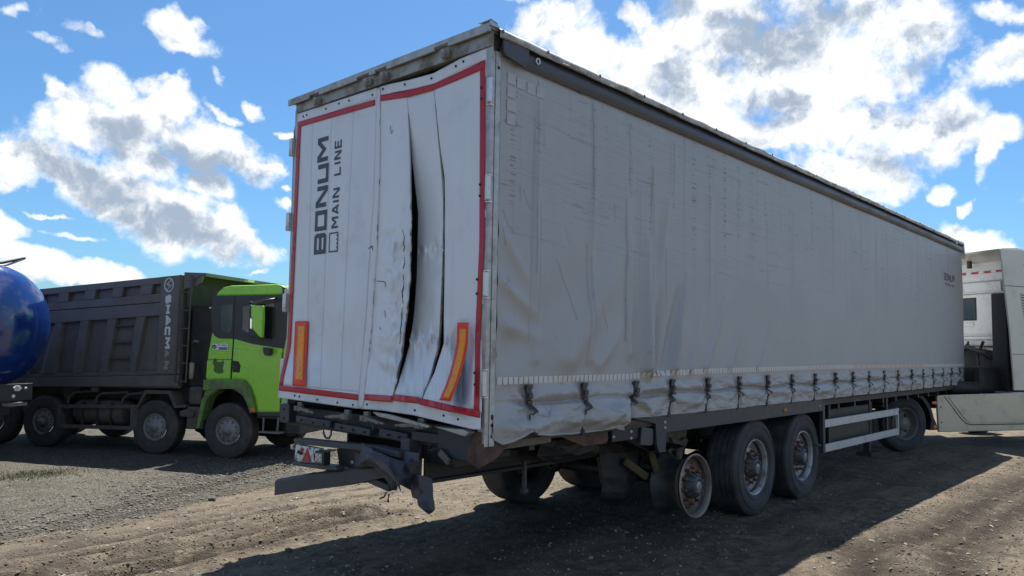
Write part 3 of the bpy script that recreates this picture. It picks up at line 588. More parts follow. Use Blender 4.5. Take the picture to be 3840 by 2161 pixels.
# cuts and scuffs
for c in [((.32, 2.95), (.33, 2.85)), ((.36, 2.93), (.41, 2.83), (.44, 2.80)), ((.15, 2.75), (.20, 2.66), (.27, 2.60)), ((.14, 2.62), (.17, 2.5)), ((.85, 2.72), (.89, 2.64)), ((.75, 2.45), (.92, 2.2), (1.0, 2.0)), ((1.3, 2.15), (1.42, 1.95)), ((1.5, 3.0), (1.52, 2.85)), ((.3, 1.4), (.5, 1.33)), ((.5, 1.30), (.62, 1.27), (.70, 1.33)), ((1.35, 1.3), (1.5, 1.24)), ((.2, 1.28), (.27, 1.22)), ((.62, 1.36), (.66, 1.30)), ((1.0, 1.42), (1.2, 1.40), (1.3, 1.43))]: splat(list(c), .007, .5)
ga_ = curtain.data.attributes.new('grime', 'FLOAT', 'POINT'); ga_.data.foreach_set('value', np.clip(GR*(.75+.5*(fbm(XX*9, ZZ*9, 3)+.5)), 0, 1).ravel().astype(np.float32))
# hem: the folded lower edge
hem = MB(); idx = list(range(0, nx, 4))
hem.tube([(XX[i, 0], YY[i, 0]+.004, ZZ[i, 0]+.002) for i in idx], [.007+.005*max(0, 1-XX[i, 0]/2) for i in idx], 6); hem.build('hem', M_curtain, curtain)
# reflective tape blocks along the curtain
segm = MB().box((-.023, -.0012, -.026), (.023, .0012, .026))
seg0 = segm.build('tape_block', pmat('silver_reflective_tape', (.62, .60, .56), .35, var=.2, vs=30, dirt=((.42, .38, .33), .5, 10, .45, .65)), curtain)
segp = MB().box((-.023, -.0012, -.026), (.023, .0012, .026)).build('tape_block', pmat('pinkish_reflective_tape', (.60, .42, .37), .35, var=.2, vs=30), curtain)
zs_tab = [(.1, 1.545), (1.75, 1.545), (1.95, 1.56), (2.2, 1.565), (3.15, 1.575), (6, 1.585), (9, 1.58), (13.5, 1.565)]
first = {0: True, 1: True}; k = 0; xx = .14
while xx < 13.5:
    pink = (2.05 < xx < 2.2) or (5.6 < xx < 6.6 and k % 2) or (7.2 < xx < 10.6 and k % 4 != 3)
    z0 = float(interp(zs_tab, xx)); e = .02
    d0, dx1, dz1 = [float(curtain_out(*p)) for p in ((xx, z0), (xx+e, z0), (xx, z0+e))]
    rotz = math.atan2(-(dx1-d0), e); rotx = math.atan2((dz1-d0), e)
    src = segp if pink else seg0
    o = src if first[int(pink)] else inst(src, curtain)
    first[int(pink)] = False
    o.location = (xx, -d0-.0035, z0); o.rotation_euler = (rotx, 0, rotz)
    step = .0555; xx += step; k += 1
# rectangular conspicuity blocks at the curtain's top rear corner
tb = MB().box((-.045, -.001, -.04), (.045, .001, .04)).build('faded_tape_patch', pmat('faded_silver_tape', (.42, .418, .416), .42, var=.1, vs=20), curtain)
fst = True
for (a, b_) in [(.21, 3.72), (.31, 3.71), (.42, 3.70), (.53, 3.70), (.21, 3.62), (.21, 3.52), (.21, 3.42)]:
    o = tb if fst else inst(tb, curtain); fst = False; o.location = (a, -float(curtain_out(a, b_))-.003, b_)
# small lettering at the front end
def side_fn(u, v, h): return (u, -float(curtain_out(u, v))-.002-h, v)
mb = MB(); write(mb, 'BONUM', 12.2, 3.17, .14, .145, .02, .026, side_fn); mb.build('lettering', pmat('grey_side_lettering', (.13, .13, .14), .5, var=.1), curtain)
mb = MB(); write(mb, 'MAINLINE', 12.28, 3.075, .045, .07, .018, .011, side_fn); mb.build('lettering', pmat('grey_side_lettering_faint', (.2, .2, .21), .5, var=.1), curtain)

# ---- straps with buckles
def strap(xs, i):
    d = lambda z: float(curtain_out(xs, z))
    zt = 1.505; zlow = float(interp(ZB, xs))+(.0 if i else 0)
    mb = MB(); w = .024; r = random.Random(i); lean = r.uniform(-.02, .02) if i > 1 else .03
    def x_at(z): return xs+lean*(zt-z)/.3
    # webbing: straight down from the buckle with a loose curled tail
    pts = [(x_at(zt), d(zt)+.008, zt), (x_at(1.46), d(1.46)+.010, 1.46), (x_at(1.40), d(1.40)+.022, 1.40)]
    tail = r.uniform(.0, .03)
    path = pts+[(x_at(1.36)+.004, d(1.36)+.016, 1.365), (x_at(1.33)+.008, d(1.33)+.040+tail, 1.335), (x_at(1.315)+.010, d(1.32)+.048+tail, 1.315), (x_at(1.30)+.004, d(1.30)+.020, 1.30),
                (x_at(1.27), d(1.27)+.010, 1.27), (x_at(zlow), d(zlow)+.010, zlow+.012)]
    n = len(path); V = []; F = []
    for (a, b, c) in path:
        V += [(a-w, -b, c), (a+w, -b, c), (a+w, -b+.004, c), (a-w, -b+.004, c)]
    for k in range(n-1):
        o = k*4; F += [(o, o+1, o+5, o+4), (o+1, o+2, o+6, o+5), (o+2, o+3, o+7, o+6), (o+3, o, o+4, o+7)]
    mb.add(V, F); mb.box((x_at(zlow)-.02, -d(zlow)-.016, zlow-.018), (x_at(zlow)+.02, -d(zlow)-.004, zlow+.018))
    s = mb.build('tension_strap', M_strap, T)
    bk = MB(); y0 = d(1.45)+.012
    bk.box((-.028, -y0-.014, 1.40), (.028, -y0, 1.50)); bk.box((-.022, -y0-.034, 1.415), (.022, -y0-.012, 1.455)); bk.box((-.032, -y0-.022, 1.485), (.032, -y0, 1.515)); bk.box((-.026, -y0-.028, 1.375), (.026, -y0-.006, 1.398))
    bk.build('buckle', M_buckle, s, bevel=.004, loc=(xs, 0, 0))
for i, xs in enumerate(STRAPX): strap(xs, i)

# ---- roof edge: valance, tarp edge, rope, grommets, ring
n = 420; xv = np.linspace(.30, 13.62, n); tv = np.linspace(0, 1, 9)
XV, TV = np.meshgrid(xv, tv, indexing='ij'); ZV = 3.828+.14*TV+.004*fbm(XV*1.2, XV*0+1, 2)*(1-TV); YV = -(.020+.034*np.sin(np.pi*(TV*.9+.08))+.005*fbm(XV*1.4, TV*3, 3))
MB().grid(XV, YV, ZV).build('valance', M_valance, T, fix=False)
fl = MB(); fl.prism([(.065, 3.955), (.07, 3.87), (.10, 3.845), (.30, 3.815), (.335, 3.90), (.34, 3.96)], 1, -.065, -.050); fl.build('valance_flap', M_valance, T, bevel=.004)
n = 900; xv = np.linspace(.03, 13.62, n)
tarp = []
for k, (zo, yo) in enumerate([(3.962, -.060), (3.985, -.066), (4.012, -.064), (4.030, -.045), (4.036, -.01), (4.030, .08)]):
    lump = .010*fbm(xv*2.6, xv*0+k*.6, 3)+.008*np.maximum(0, np.sin(xv*math.pi/.66))**6*(k > 1)
    tarp.append(np.stack([xv, np.full(n, yo)+.010*fbm(xv*4, xv*0+k*2.3, 3), zo+lump*(1 if 1 < k < 5 else .4)], -1))
A_ = np.stack(tarp, 1); MB().grid(A_[..., 0], A_[..., 1], A_[..., 2]).build('roof_tarp_edge', M_roof, T, fix=False)
MB().tube([(x_, -.068+.004*math.sin(x_*31), 3.966+.004*math.sin(x_*9)) for x_ in np.linspace(.05, 13.6, 260)], .0065, 5).build('lacing_rope', pmat('grey_rope', (.3, .28, .25), .8, var=.3, vs=90), T)
gr = MB(); gr.lathe([(-.003, .014), (-.006, .012), (-.006, .006), (-.001, .005)], 12, 1); g0 = gr.build('grommet', M_buckle, T)
for k, x_ in enumerate([.045]+[.54+.66*i for i in range(20)]):
    o = g0 if k == 0 else inst(g0, T); o.location = (x_, -.073, 4.004)
MB().lathe([(0, .026), (-.006, .024), (-.006, .018), (0, .016)], 20, 1).build('eyelet_ring', M_chrome, T, loc=(.44, -.062, 3.905))
MB().prism([(13.55, 4.02), (13.66, 4.0), (13.66, 3.93), (13.70, 3.70), (13.64, 3.80), (13.56, 3.95)], 1, -.06, .05).build('front_corner_flap', M_roof, T, bevel=.01)
MB().grid(*np.meshgrid(np.linspace(.03, 13.6, 60), np.linspace(.05, 2.55, 12), indexing='ij'), 4.028+.012*fbm(*np.meshgrid(np.linspace(0, 30, 60), np.linspace(0, 5, 12), indexing='ij'), 2)).build('roof_cover', M_roof, T, fix=False)
# box structure out of sight: left curtain, front wall, floor, roof rails
MB().box((.1, 2.535, 1.16), (13.6, 2.55, 3.98)).build('left_curtain', M_curtain, T)
MB().box((13.56, 0.02, 1.15), (13.6, 2.53, 3.98)).build('front_wall', M_door, T)
MB().box((.06, .02, 1.13), (13.55, 2.53, 1.17)).build('cargo_floor', M_ply, T)
MB().box((.1, .004, 3.86), (13.6, .07, 3.96)).box((.1, 2.47, 3.86), (13.6, 2.53, 3.96)).build('roof_rail', M_gal, T)
pw = MB().box((-.05, .03, 1.2), (.05, .10, 3.86)); p0 = pw.build('side_pillar', M_gal, T, loc=(3.5, 0, 0))
for x_ in (6.9, 10.3): inst(p0, T, (x_, 0, 0))
MB().box((13.50, .0, 1.15), (13.6, .06, 3.95)).build('front_post', M_gal, T)
# edge curtain tensioner: black vertical gap and rear right post
MB().box((.098, -.004, 1.2), (.114, .02, 3.84)).build('curtain_seal', M_seal, T)
def post():
    m = MB(); m.box((.0, -.012, 1.10), (.038, .055, 3.90)); m.box((.044, -.016, 1.10), (.094, .05, 3.88)); m.box((.034, -.006, 1.12), (.048, .045, 3.86))
    return m.build('rear_corner_post', M_gal, T, bevel=.004)
post_o = post()
bo = MB().lathe([(-.004, .001), (-.004, .012), (0, .012)], 12, 1).build('bolt_hole', M_seal, post_o, loc=(.068, -.016, 3.76))
for z_ in (1.17, 1.3, 1.245): inst(bo, post_o, (.068, -.016, z_), scale=(1, 1, 1.6 if z_ == 1.3 else 1))
MB().box((.0, 2.50, 1.2), (.09, 2.56, 3.95)).build('rear_corner_post', M_gal, T, bevel=.004)
MB().prism([(.02, 3.87), (.09, 3.92), (.09, 3.98), (.02, 4.0)], 1, -.02, .06).build('corner_cap', M_seal, T)

# ---- rear header beam with stepped gutter
hb = MB(); hb.prism([(-.012, 3.90), (2.53, 3.92), (2.53, 4.015), (-.012, 4.015)], 0, -.012, .06); hdr = hb.build('header_beam', M_frame, T, bevel=.004)
steps = [(0, 2.61, 4.048, 3.985), (2.24, 2.09, 0, 0)]
prof = []; cuts = [2.61, 2.25, 2.10, 1.53, 1.36, 1.28, 1.13, .55, .40, -.03]
lows = [3.995, 4.020, 3.995, 4.020, 3.995, 4.020, 3.995, 4.020, 3.992]
gut = MB()
for a, b_, lo_ in zip(cuts, cuts[1:], lows): gut.box((-.05, b_+.0005, lo_), (-.034, a, 4.046))
gut.box((-.05, -.03, 4.046), (.06, 2.61, 4.052)); gut.box((-.034, -.028, 4.016), (.05, 2.60, 4.045))
gut.build('rain_gutter', M_gal, hdr)
MB().prism([(-.05, 4.03), (.03, 4.03), (.02, 4.062), (-.05, 4.072)], 1, -.045, -.03).prism([(-.05, 4.066), (.02, 4.056), (.02, 4.062), (-.05, 4.072)], 1, -.045, .08).build('bent_gutter_end', M_gal, hdr)
lk = MB(); lk.box((-.045, -.035, -.028), (-.012, .035, .028)); lk.box((-.075, -.014, -.04), (-.04, .014, .02)); lk.tube([(-.055, 0, -.055), (-.055, 0, .02)], .011, 10); lk.lathe([(-.075, .001), (-.078, .02), (-.04, .022)], 12, 0, c=(0, 0, .008))
l0 = lk.build('lock_keeper', M_frame, T, bevel=.003)
for k, y_ in enumerate((2.13, 1.38, 1.16, .43)):
    o = l0 if k == 0 else inst(l0, T); o.location = (0, y_, 3.945)

# ---- rear doors: measured outlines on the door plane, z -> y
def gd(y, z, c, r, a): return a*np.exp(-(((y-c[0])/r[0])**2+((z-c[1])/r[1])**2))
LL = [(3.95, 2.52), (3.0, 2.53), (2.2, 2.54), (1.75, 2.55), (1.6, 2.60), (1.45, 2.655), (1.28, 2.67)]
LR = [(3.9, 1.315), (3.0, 1.315), (2.0, 1.37), (1.38, 1.425), (1.26, 1.44)]
def out_left(y, z):
    d = .092*sstep(1.72, 1.42, z)*sstep(1.6, 2.5, y)
    d = d+gd(y, z, (1.52, 2.1), (.16, .35), .012)-gd(y, z, (1.62, 1.75), (.1, .2), .012)+gd(y, z, (1.75, 2.05), (.05, .06), .008)+.006*fbm(y*5, z*3, 3)*sstep(2.0, 1.5, y)+.0025*fbm(y*2, z*1.3, 3)
    return d
A_R = [(3.85, .93), (3.73, .92), (3.27, .87), (2.86, .845), (2.59, .835), (2.29, .83), (1.99, .865), (1.69, .905), (1.41, .985), (1.25, 1.06)]
_z = np.linspace(1.25, 3.85, 200); A_R = [(float(a), float(interp([(3.85, .93), (3.73, .92), (3.27, .87), (2.86, .845), (2.59, .835), (2.29, .83), (1.99, .865), (1.69, .905), (1.41, .985), (1.25, 1.06)], a)+.022*fbm(a*14, 2.5, 3)*sstep(1.6, 2.0, a)*sstep(3.0, 2.7, a))) for a in _z]
def ridge(y, z, k=0): return 1-2.2*np.abs(fbm(y+k, z+k*3, 3))
B_L = [(3.85, .925), (3.73, .915), (3.19, .83), (2.79, .745), (2.58, .742), (2.29, .742), (2.05, .758), (1.81, .795), (1.62, .87), (1.41, .965), (1.25, 1.05)]
B_R = [(3.85, .61), (3.72, .60), (3.34, .54), (3.07, .49), (2.86, .463), (2.41, .455), (1.99, .465), (1.79, .475), (1.56, .56), (1.41, .64), (1.25, .72)]
C_L = [(3.85, .605), (3.72, .595), (3.27, .512), (3.03, .455), (2.86, .442), (2.41, .430), (1.99, .425), (1.8, .418), (1.59, .51), (1.44, .61), (1.25, .71)]
A_L = [(3.9, 1.27), (3.18, 1.24), (2.6, 1.245), (1.92, 1.28), (1.39, 1.345), (1.26, 1.37)]
C_R = [(3.9, .045), (2.5, .012), (1.85, .035), (1.24, .03)]
TOPR = [(0, 3.90), (.31, 3.89), (.61, 3.85), (.9, 3.865), (1.17, 3.89), (1.45, 3.90)]
BOTR = [(0, 1.22), (.1, 1.212), (.46, 1.24), (.74, 1.262), (1.12, 1.27), (1.45, 1.262)]
def out_right(y, z, panel):
    d = 0*y+.002*fbm(y*3, z*2, 2)
    kink = sstep(1.86, 1.80, z)
    if panel == 'A':
        d = d+.055*sstep(1.25, .85, y)*sstep(3.75, 2.7, z)+gd(y, z, (1.02, 2.45), (.12, .25), .03)-gd(y, z, (1.12, 2.62), (.05, .09), .02)+gd(y, z, (1.0, 1.62), (.1, .06), .022)-gd(y, z, (1.08, 1.56), (.09, .06), .022)
        d = d+.014*fbm(y*7, z*5, 3)*sstep(2.9, 2.3, z)+gd(y, z, (1.1, 1.95), (.1, .2), .014)+gd(y, z, (1.07, 3.5), (.04, .04), -.01)+gd(y, z, (1.0, 3.42), (.05, .03), .009)
        d = d+.05*sstep(1.75, 1.3, z)+.046*(ridge(y*9, z*5)-.6)*np.exp(-((y-.98)/.16)**2)*(np.exp(-((z-2.5)/.28)**2)+np.exp(-((z-1.68)/.2)**2)+.5*np.exp(-((z-2.05)/.2)**2))
    if panel == 'B':
        d = d-.055*sstep(3.7, 2.6, z)*sstep(.45, .78, y)*(1-kink)-.03*sstep(3.3, 2.5, z)*(1-kink)
        d = d+(kink)*(-.05+.15*sstep(1.84, 1.30, z))+.012*np.exp(-((z-2.49)/.025)**2)*np.sin(y*60)+.018*np.exp(-((z-1.84)/.03)**2)*np.sin(y*55+1)+.004*kink*np.sin(y*70)
        d = d+.010*fbm(y*6, z*6, 3)*sstep(2.7, 2.3, z)+.048*(ridge(y*11, z*4, 5)-.6)*(np.exp(-((z-1.82)/.07)**2)+.7*np.exp(-((z-2.49)/.05)**2))+.012*(ridge(y*14, z*2, 9)-.6)*kink
    if panel in ('C', 'D'):
        d = d-.02*sstep(3.6, 2.6, z)*sstep(.1, .45, y)*(1-kink)+kink*(-.02+.13*sstep(1.84, 1.28, z))*sstep(.02, .3, y)+.03*sstep(1.8, 1.3, z)
        d = d+.018*np.exp(-((z-1.82)/.035)**2)*np.sin(y*50)*sstep(.15, .3, y)
        crease = .22+.02*(1.8-z); d = d+.042*(ridge(y*10, z*4, 2)-.6)*np.exp(-((z-1.8)/.09)**2)*sstep(.05, .2, y)+.014*(ridge(y*13, z*2, 4)-.6)*kink-.2*np.exp(-((y-crease)/.055)**2)*sstep(1.98, 1.75, z)*sstep(1.30, 1.42, z)+.05*np.exp(-((y-.10)/.035)**2)*sstep(1.95, 1.7, z)*sstep(1.28, 1.4, z)
        d = d+.008*fbm(y*7, z*5, 3)*sstep(2.9, 2.0, z)+gd(y, z, (.3, 3.0), (.05, .25), .008)-gd(y, z, (.24, 3.05), (.03, .2), .008)+gd(y, z, (.42, 2.75), (.03, .08), .006)+gd(y, z, (.18, 3.35), (.03, .1), .007)
        d = d+.012*sstep(3.75, 3.5, z)*0
    d = d+.016*np.exp(-((y-.6)/.25)**2)*sstep(3.6, 3.85, z)*-1
    return d
def door_sheet(name, fl_, fr_, out, ztop, zbot, parent, mat, ny=30, nz_=170, thick=.012, lift=0., zr=None):
    u = np.linspace(0, 1, ny); v = np.linspace(0, 1, nz_); Uq, Vq = np.meshgrid(u, v, indexing='ij')
    zm = 1.2+2.7*Vq; yl = interp(fl_, zm); yr = interp(fr_, zm); Yq = yl+(yr-yl)*Uq
    zt = ztop(Yq); zb_ = zbot(Yq); Zq = zb_+(zt-zb_)*Vq
    yl = interp(fl_, Zq); yr = interp(fr_, Zq); Yq = yl+(yr-yl)*Uq
    d = out(Yq, Zq)+lift
    Xp = -d; Yp = Yq-d*(Yq+3.669)/3.699; Zp = Zq-d*(Zq-1.791)/3.699
    o = MB().grid(Xp, Yp, Zp).build(name, mat, parent, fix=False)
    s = o.modifiers.new('thickness', 'SOLIDIFY'); s.thickness = thick; s.offset = 1
    return o
zc = lambda c: (lambda y: 0*y+c)
# left leaf: four boards between a top and a bottom rail
leafL = empty('rear_door', parent=T)
ys = [2.50, 2.26, 1.95, 1.62, 1.33]; yb = [2.64, 2.18, 1.98, 1.68, 1.43]
edges = [LL]
for a, b_ in ((2.26, 2.20), (1.955, 1.985), (1.625, 1.685)): edges.append([(3.9, a), (1.3, b_)])
edges.append(LR)
for k in range(4):
    L_ = [(z, y-.0015) for z, y in edges[k]] if k else edges[k]; R_ = [(z, y+.0015) for z, y in edges[k+1]] if k < 3 else edges[k+1]
    door_sheet('door_board', L_, R_, out_left, zc(3.815), zc(1.395), leafL, M_door, ny=24, nz_=130)
topL = lambda y: 3.915-.02*(2.52-y)/1.2; botL = lambda y: 1.262+.018*(y-1.44)/1.2
door_sheet('door_rail', LL, LR, out_left, topL, zc(3.8155), leafL, M_door, ny=24, nz_=8, lift=.002)
door_sheet('door_rail', LL, LR, out_left, zc(1.3945), botL, leafL, M_door, ny=30, nz_=12, lift=.002)
# centre seal strip
door_sheet('centre_seal_strip', LR, A_L, lambda y, z: 0*y-.004, zc(3.89), zc(1.265), T, M_door, ny=5, nz_=80)
MB().tube([PD(float(interp(A_L, z)), z, .006) for z in np.linspace(1.27, 3.88, 60)], .0045, 6).build('centre_seal_bead', M_white, T)
# right leaf: three crushed boards torn apart
leafR = empty('rear_door', parent=T); leafR['label'] = 'crushed right-hand rear door with split boards'
tr_ = lambda y: interp(TOPR, y)-.085; br_ = lambda y: interp(BOTR, y)+.11
door_sheet('crushed_board', A_L, A_R, lambda y, z: out_right(y, z, 'A'), tr_, br_, leafR, M_door, ny=46, nz_=260)
door_sheet('crushed_board', B_L, B_R, lambda y, z: out_right(y, z, 'B'), tr_, br_, leafR, M_door, ny=46, nz_=260, lift=-.006)
M3 = [(3.9, .33), (2.6, .27), (2.2, .24)]
door_sheet('crushed_board', C_L, C_R, lambda y, z: out_right(y, z, 'C'), tr_, br_, leafR, M_door, ny=70, nz_=260)
door_sheet('door_rail', A_L, C_R, lambda y, z: out_right(y, z, 'T'), lambda y: interp(TOPR, y), lambda y: tr_(y)+.001, leafR, M_door, ny=60, nz_=8, lift=.003)
def out_bot(y, z): return .05*sstep(1.3, 1.0, y)+.06*sstep(1.1, .7, y)*sstep(.0, .4, y)+.012*np.sin(y*21)*sstep(1.1, .9, y)+.01*fbm(y*8, z*5, 2)
door_sheet('door_rail', A_L, C_R, out_bot, lambda y: br_(y)-.001, lambda y: interp(BOTR, y), leafR, M_door, ny=70, nz_=14, lift=.004)
# board edge profiles showing in the slits
for tab, pn, off in ((A_R, 'A', 0), (B_R, 'B', 0)):
    e = MB()
    for j in (0, 1, 2):
        pth = []
        for z in np.linspace(1.36, 3.6, 60):
            y = float(interp(tab, z))-.004-.007*j; dd = float(out_right(np.array(y), np.array(z), pn))-.006-.004*j; pth.append(PD(y, z, dd))
        e.tube(pth, .003, 5)
    e.build('board_edge_profile', M_frame, leafR)
# reflective tape on the doors: thin ribbons that follow the sheets
def tape(ptsT, ptsB, out, name='red_tape', parent=None, n=60, lift=.0045, mat=M_red, flip=False):
    """ptsT/ptsB: polylines (y,z) for the two long edges"""
    def res(p):
        p = np.array(p, float); s = np.r_[0, np.cumsum(np.hypot(*np.diff(p, axis=0).T))]; t = np.linspace(0, s[-1], n); return np.stack([np.interp(t, s, p[:, 0]), np.interp(t, s, p[:, 1])], -1)
    a, b_ = res(ptsT), res(ptsB); W_ = np.linspace(0, 1, 5)[None, :, None]; G = a[:, None, :]*(1-W_)+b_[:, None, :]*W_
    d = out(G[..., 0], G[..., 1])+lift; Xp = -d; Yp = G[..., 0]-d*(G[..., 0]+3.669)/3.699; Zp = G[..., 1]-d*(G[..., 1]-1.791)/3.699
    o = MB().grid(Xp, Yp, Zp).build(name, mat, parent, fix=False); s = o.modifiers.new('thickness', 'SOLIDIFY'); s.thickness = .0012; s.offset = 0
    return o
tape([(2.51, 3.835), (1.335, 3.80)], [(2.50, 3.785), (1.335, 3.752)], out_left, parent=leafL, lift=.0065)
zz = np.linspace(3.83, 1.39, 40); tape([(float(interp(LL, z))-.008, z) for z in zz], [(float(interp(LL, z))-.066-.02*max(0, (1.7-z)/.4)*0, z) for z in zz], out_left, parent=leafL, lift=.0065)
tape([(2.655, 1.395), (1.435, 1.378)], [(2.66, 1.345), (1.435, 1.330)], out_left, parent=leafL, lift=.0075)
outC = lambda y, z: out_right(y, z, 'C')
def outT(y, z):  # top tape crosses three boards
    return np.where(y > .92, out_right(y, z, 'A'), np.where(y > .60, out_right(y, z, 'B'), out_right(y, z, 'C')))
tt_ = [(1.265, 3.822), (.93, 3.782), (.6, 3.765), (.33, 3.79), (.06, 3.815)]; tb_ = [(1.265, 3.772), (.93, 3.732), (.6, 3.72), (.33, 3.735), (.06, 3.755)]
tape(tt_, tb_, outT, parent=leafR, lift=.007)
zz = np.linspace(3.815, 1.31, 50); tape([(float(interp(C_R, z))+.012, z) for z in zz], [(float(interp(C_R, z))+.062, z) for z in zz], outC, parent=leafR, lift=.006)
tape([(1.35, 1.385), (1.0, 1.392)], [(1.35, 1.335), (1.0, 1.342)], lambda y, z: np.maximum(out_right(y, z, 'A'), out_bot(y, z)), parent=leafR, lift=.010, n=30)
tape([(.985, 1.405), (.68, 1.40)], [(.985, 1.355), (.68, 1.35)], lambda y, z: np.maximum(out_right(y, z, 'B'), out_bot(y, z)), parent=leafR, lift=.010, n=30)
tape([(.672, 1.395), (.34, 1.365), (.03, 1.345)], [(.672, 1.345), (.34, 1.315), (.03, 1.295)], lambda y, z: np.maximum(out_right(y, z, 'C'), out_bot(y, z)), parent=leafR, lift=.010, n=50)
# marker boards
def marker(cl, hw, out, lift, parent):
    def line(o_): return [(y+o_*hw, z) for y, z in cl]
    tape(line(1), line(-1), out, 'marker_board', parent, 40, lift, M_fred)
    cl2 = [(cl[0][0], cl[0][1]-.045)]+cl[1:-1]+[(cl[-1][0]*.82+cl[-2][0]*.18, cl[-1][1]*.82+cl[-2][1]*.18)]
    def line2(o_): return [(y+o_*hw*.55, z) for y, z in cl2]
    tape(line2(1), line2(-1), out, 'marker_board', parent, 40, lift+.0035, M_orange)
marker([(2.315, 1.98), (2.318, 1.7), (2.32, 1.40)], .107, lambda y, z: out_left(y, z), .014, leafL)
marker([(.222, 1.95), (.225, 1.80), (.25, 1.70), (.29, 1.59), (.33, 1.50), (.395, 1.39)], .058, lambda y, z: 0*y+.05+.07*sstep(1.7, 1.4, z), .03, leafR)
# lettering reading upwards: u runs up (z), v runs to the left (+y)
def door_fn(u, v, h):
    d = float(out_left(np.array(v), np.array(u)))+.0015+h; return PD(v, u, d)
mb = MB(); zpos = {'B': 2.565, 'O': 2.772, 'N': 2.982, 'U': 3.198, 'M': 3.392}; wid = {'B': .185, 'O': .182, 'N': .19, 'U': .172, 'M': .222}
for ch, z0 in zpos.items(): write(mb, ch, z0, 1.975+.02*(2.565-z0)*0, .185, wid[ch], 0, .040, door_fn, 0, .0016)
mb.build('lettering', M_ink, leafL)
mb = MB(); write(mb, 'MAIN', 2.775, 1.795, .105, .088, .018, .0185, door_fn, 0, .0016, widths={'I': .25, 'M': 1.15}); write(mb, 'LINE', 3.235, 1.79, .105, .080, .020, .0185, door_fn, 0, .0016, widths={'I': .25})
ribbon(mb, [(2.575, 1.80), (2.735, 1.80), (2.735, 1.925), (2.575, 1.925), (2.575, 1.80)], .012, door_fn, 0, .0016, True)
for q in (2.60, 2.635, 2.67, 2.705): ribbon(mb, [(q, 1.812), (q+.014, 1.812)], .012, door_fn, 0, .002)
mb.build('lettering', M_ink, leafL)
# bolts along the door edges
bolt = MB().lathe([(-.006, .0005), (-.006, .0075), (0, .010)], 10, 0); b0 = bolt.build('door_bolt', M_seal, leafL)
k = 0
for y_, z_ in [(2.42, 3.87), (2.36, 3.872), (2.05, 3.865), (1.7, 3.868), (1.85, 3.872), (1.37, 3.845), (2.47, 3.6), (2.47, 3.5), (2.48, 2.75), (2.485, 2.65), (2.49, 2.2), (2.38, 1.315), (2.30, 1.31), (2.02, 1.30), (1.72, 1.295), (1.5, 1.29)]:
    o = b0 if k == 0 else inst(b0, leafL); k += 1; o.location = PD(y_, z_, float(out_left(np.array(y_), np.array(z_)))+.003)
b1_ = inst(b0, leafR); kk = 0
for y_, z_ in [(1.23, 3.865), (.95, 3.84), (.63, 3.815), (.36, 3.845), (.28, 3.86), (.085, 3.62), (.085, 3.54), (.08, 2.92), (.08, 2.84), (.09, 2.25), (.09, 2.15), (.095, 1.6), (.09, 1.52), (1.31, 1.305), (.72, 1.30), (.4, 1.285), (.25, 1.27)]:
    o = b1_ if kk == 0 else inst(b0, leafR); kk += 1; o.location = PD(y_, z_, float(out_right(np.array(y_), np.array(z_), 'C' if y_ < .7 else 'A')+(.0 if z_ > 1.4 else .06))+.008)
# tears and scrapes with a shape of their own, along the split board
M_tear = pmat('black_scrape', (.02, .02, .02), .7, var=.2)
tr = MB(); R2 = random.Random(5)
def scrape(pts, w, pn):
    fn = lambda u, v, h: PD(u, v, float(out_right(np.array(u), np.array(v), pn))+.001+h)
    for (a, b_) in zip(pts, pts[1:]):
        if R2.random() < .8: ribbon(tr, [a, ((a[0]+b_[0])/2+R2.uniform(-.004, .004), (a[1]+b_[1])/2), b_], w*R2.uniform(.4, 1.4), fn, 0, .0014)
scrape([(.895+.010*math.sin(i*1.7)+.008*i/10, 2.55-.045*i) for i in range(11)], .009, 'A'); scrape([(.90+.004*math.sin(i*2.1)+.012*i/4, 2.07-.04*i) for i in range(8)], .008, 'A')
for c in [((1.36, 2.56), (1.31, 2.58), (1.30, 2.54)), ((1.23, 2.29), (1.13, 2.28), (1.12, 2.24)), ((1.18, 1.92), (1.16, 1.90)), ((1.12, 3.54), (1.10, 3.47), (1.08, 3.50)), ((.93, 2.68), (.90, 2.62), (.91, 2.55)), ((1.12, 2.05), (1.11, 2.0))]: scrape(list(c), .006, 'A')
tr.build('scrape_mark', M_tear, leafR)
# hinges
hg = MB(); hg.box((-.035, -.022, -.085), (.0, .004, .085)); hg.tube([(-.028, -.024, -.08), (-.028, -.024, .08)], .016, 12); hg.box((-.02, -.018, -.10), (.02, .018, -.088)); hg.box((-.02, -.018, .088), (.02, .018, .10))
h0 = hg.build('hinge', M_chrome, leafR, bevel=.003); h0.location = (0, -.006, 3.57)
for z_ in (2.88, 2.21, 1.53): inst(h0, leafR, (0, -.006, z_))
hl = MB(); hl.box((-.03, -.004, -.085), (.0, .03, .085)); hl.tube([(-.02, .028, -.08), (-.02, .028, .08)], .018, 12); h1 = hl.build('hinge', M_chrome, leafL, bevel=.003); h1.location = (0, 2.55, 3.6)
for z_ in (2.9, 2.15, 1.55): inst(h1, leafL, (0, 2.555, z_))
# left side edge: dark ratchet strip of the far curtain seen edge on
MB().prism([(2.565, 1.75), (2.585, 1.75), (2.60, 3.4), (2.61, 3.75), (2.56, 3.95), (2.555, 3.9)], 0, .02, .06).build('far_side_seal', M_seal, T)

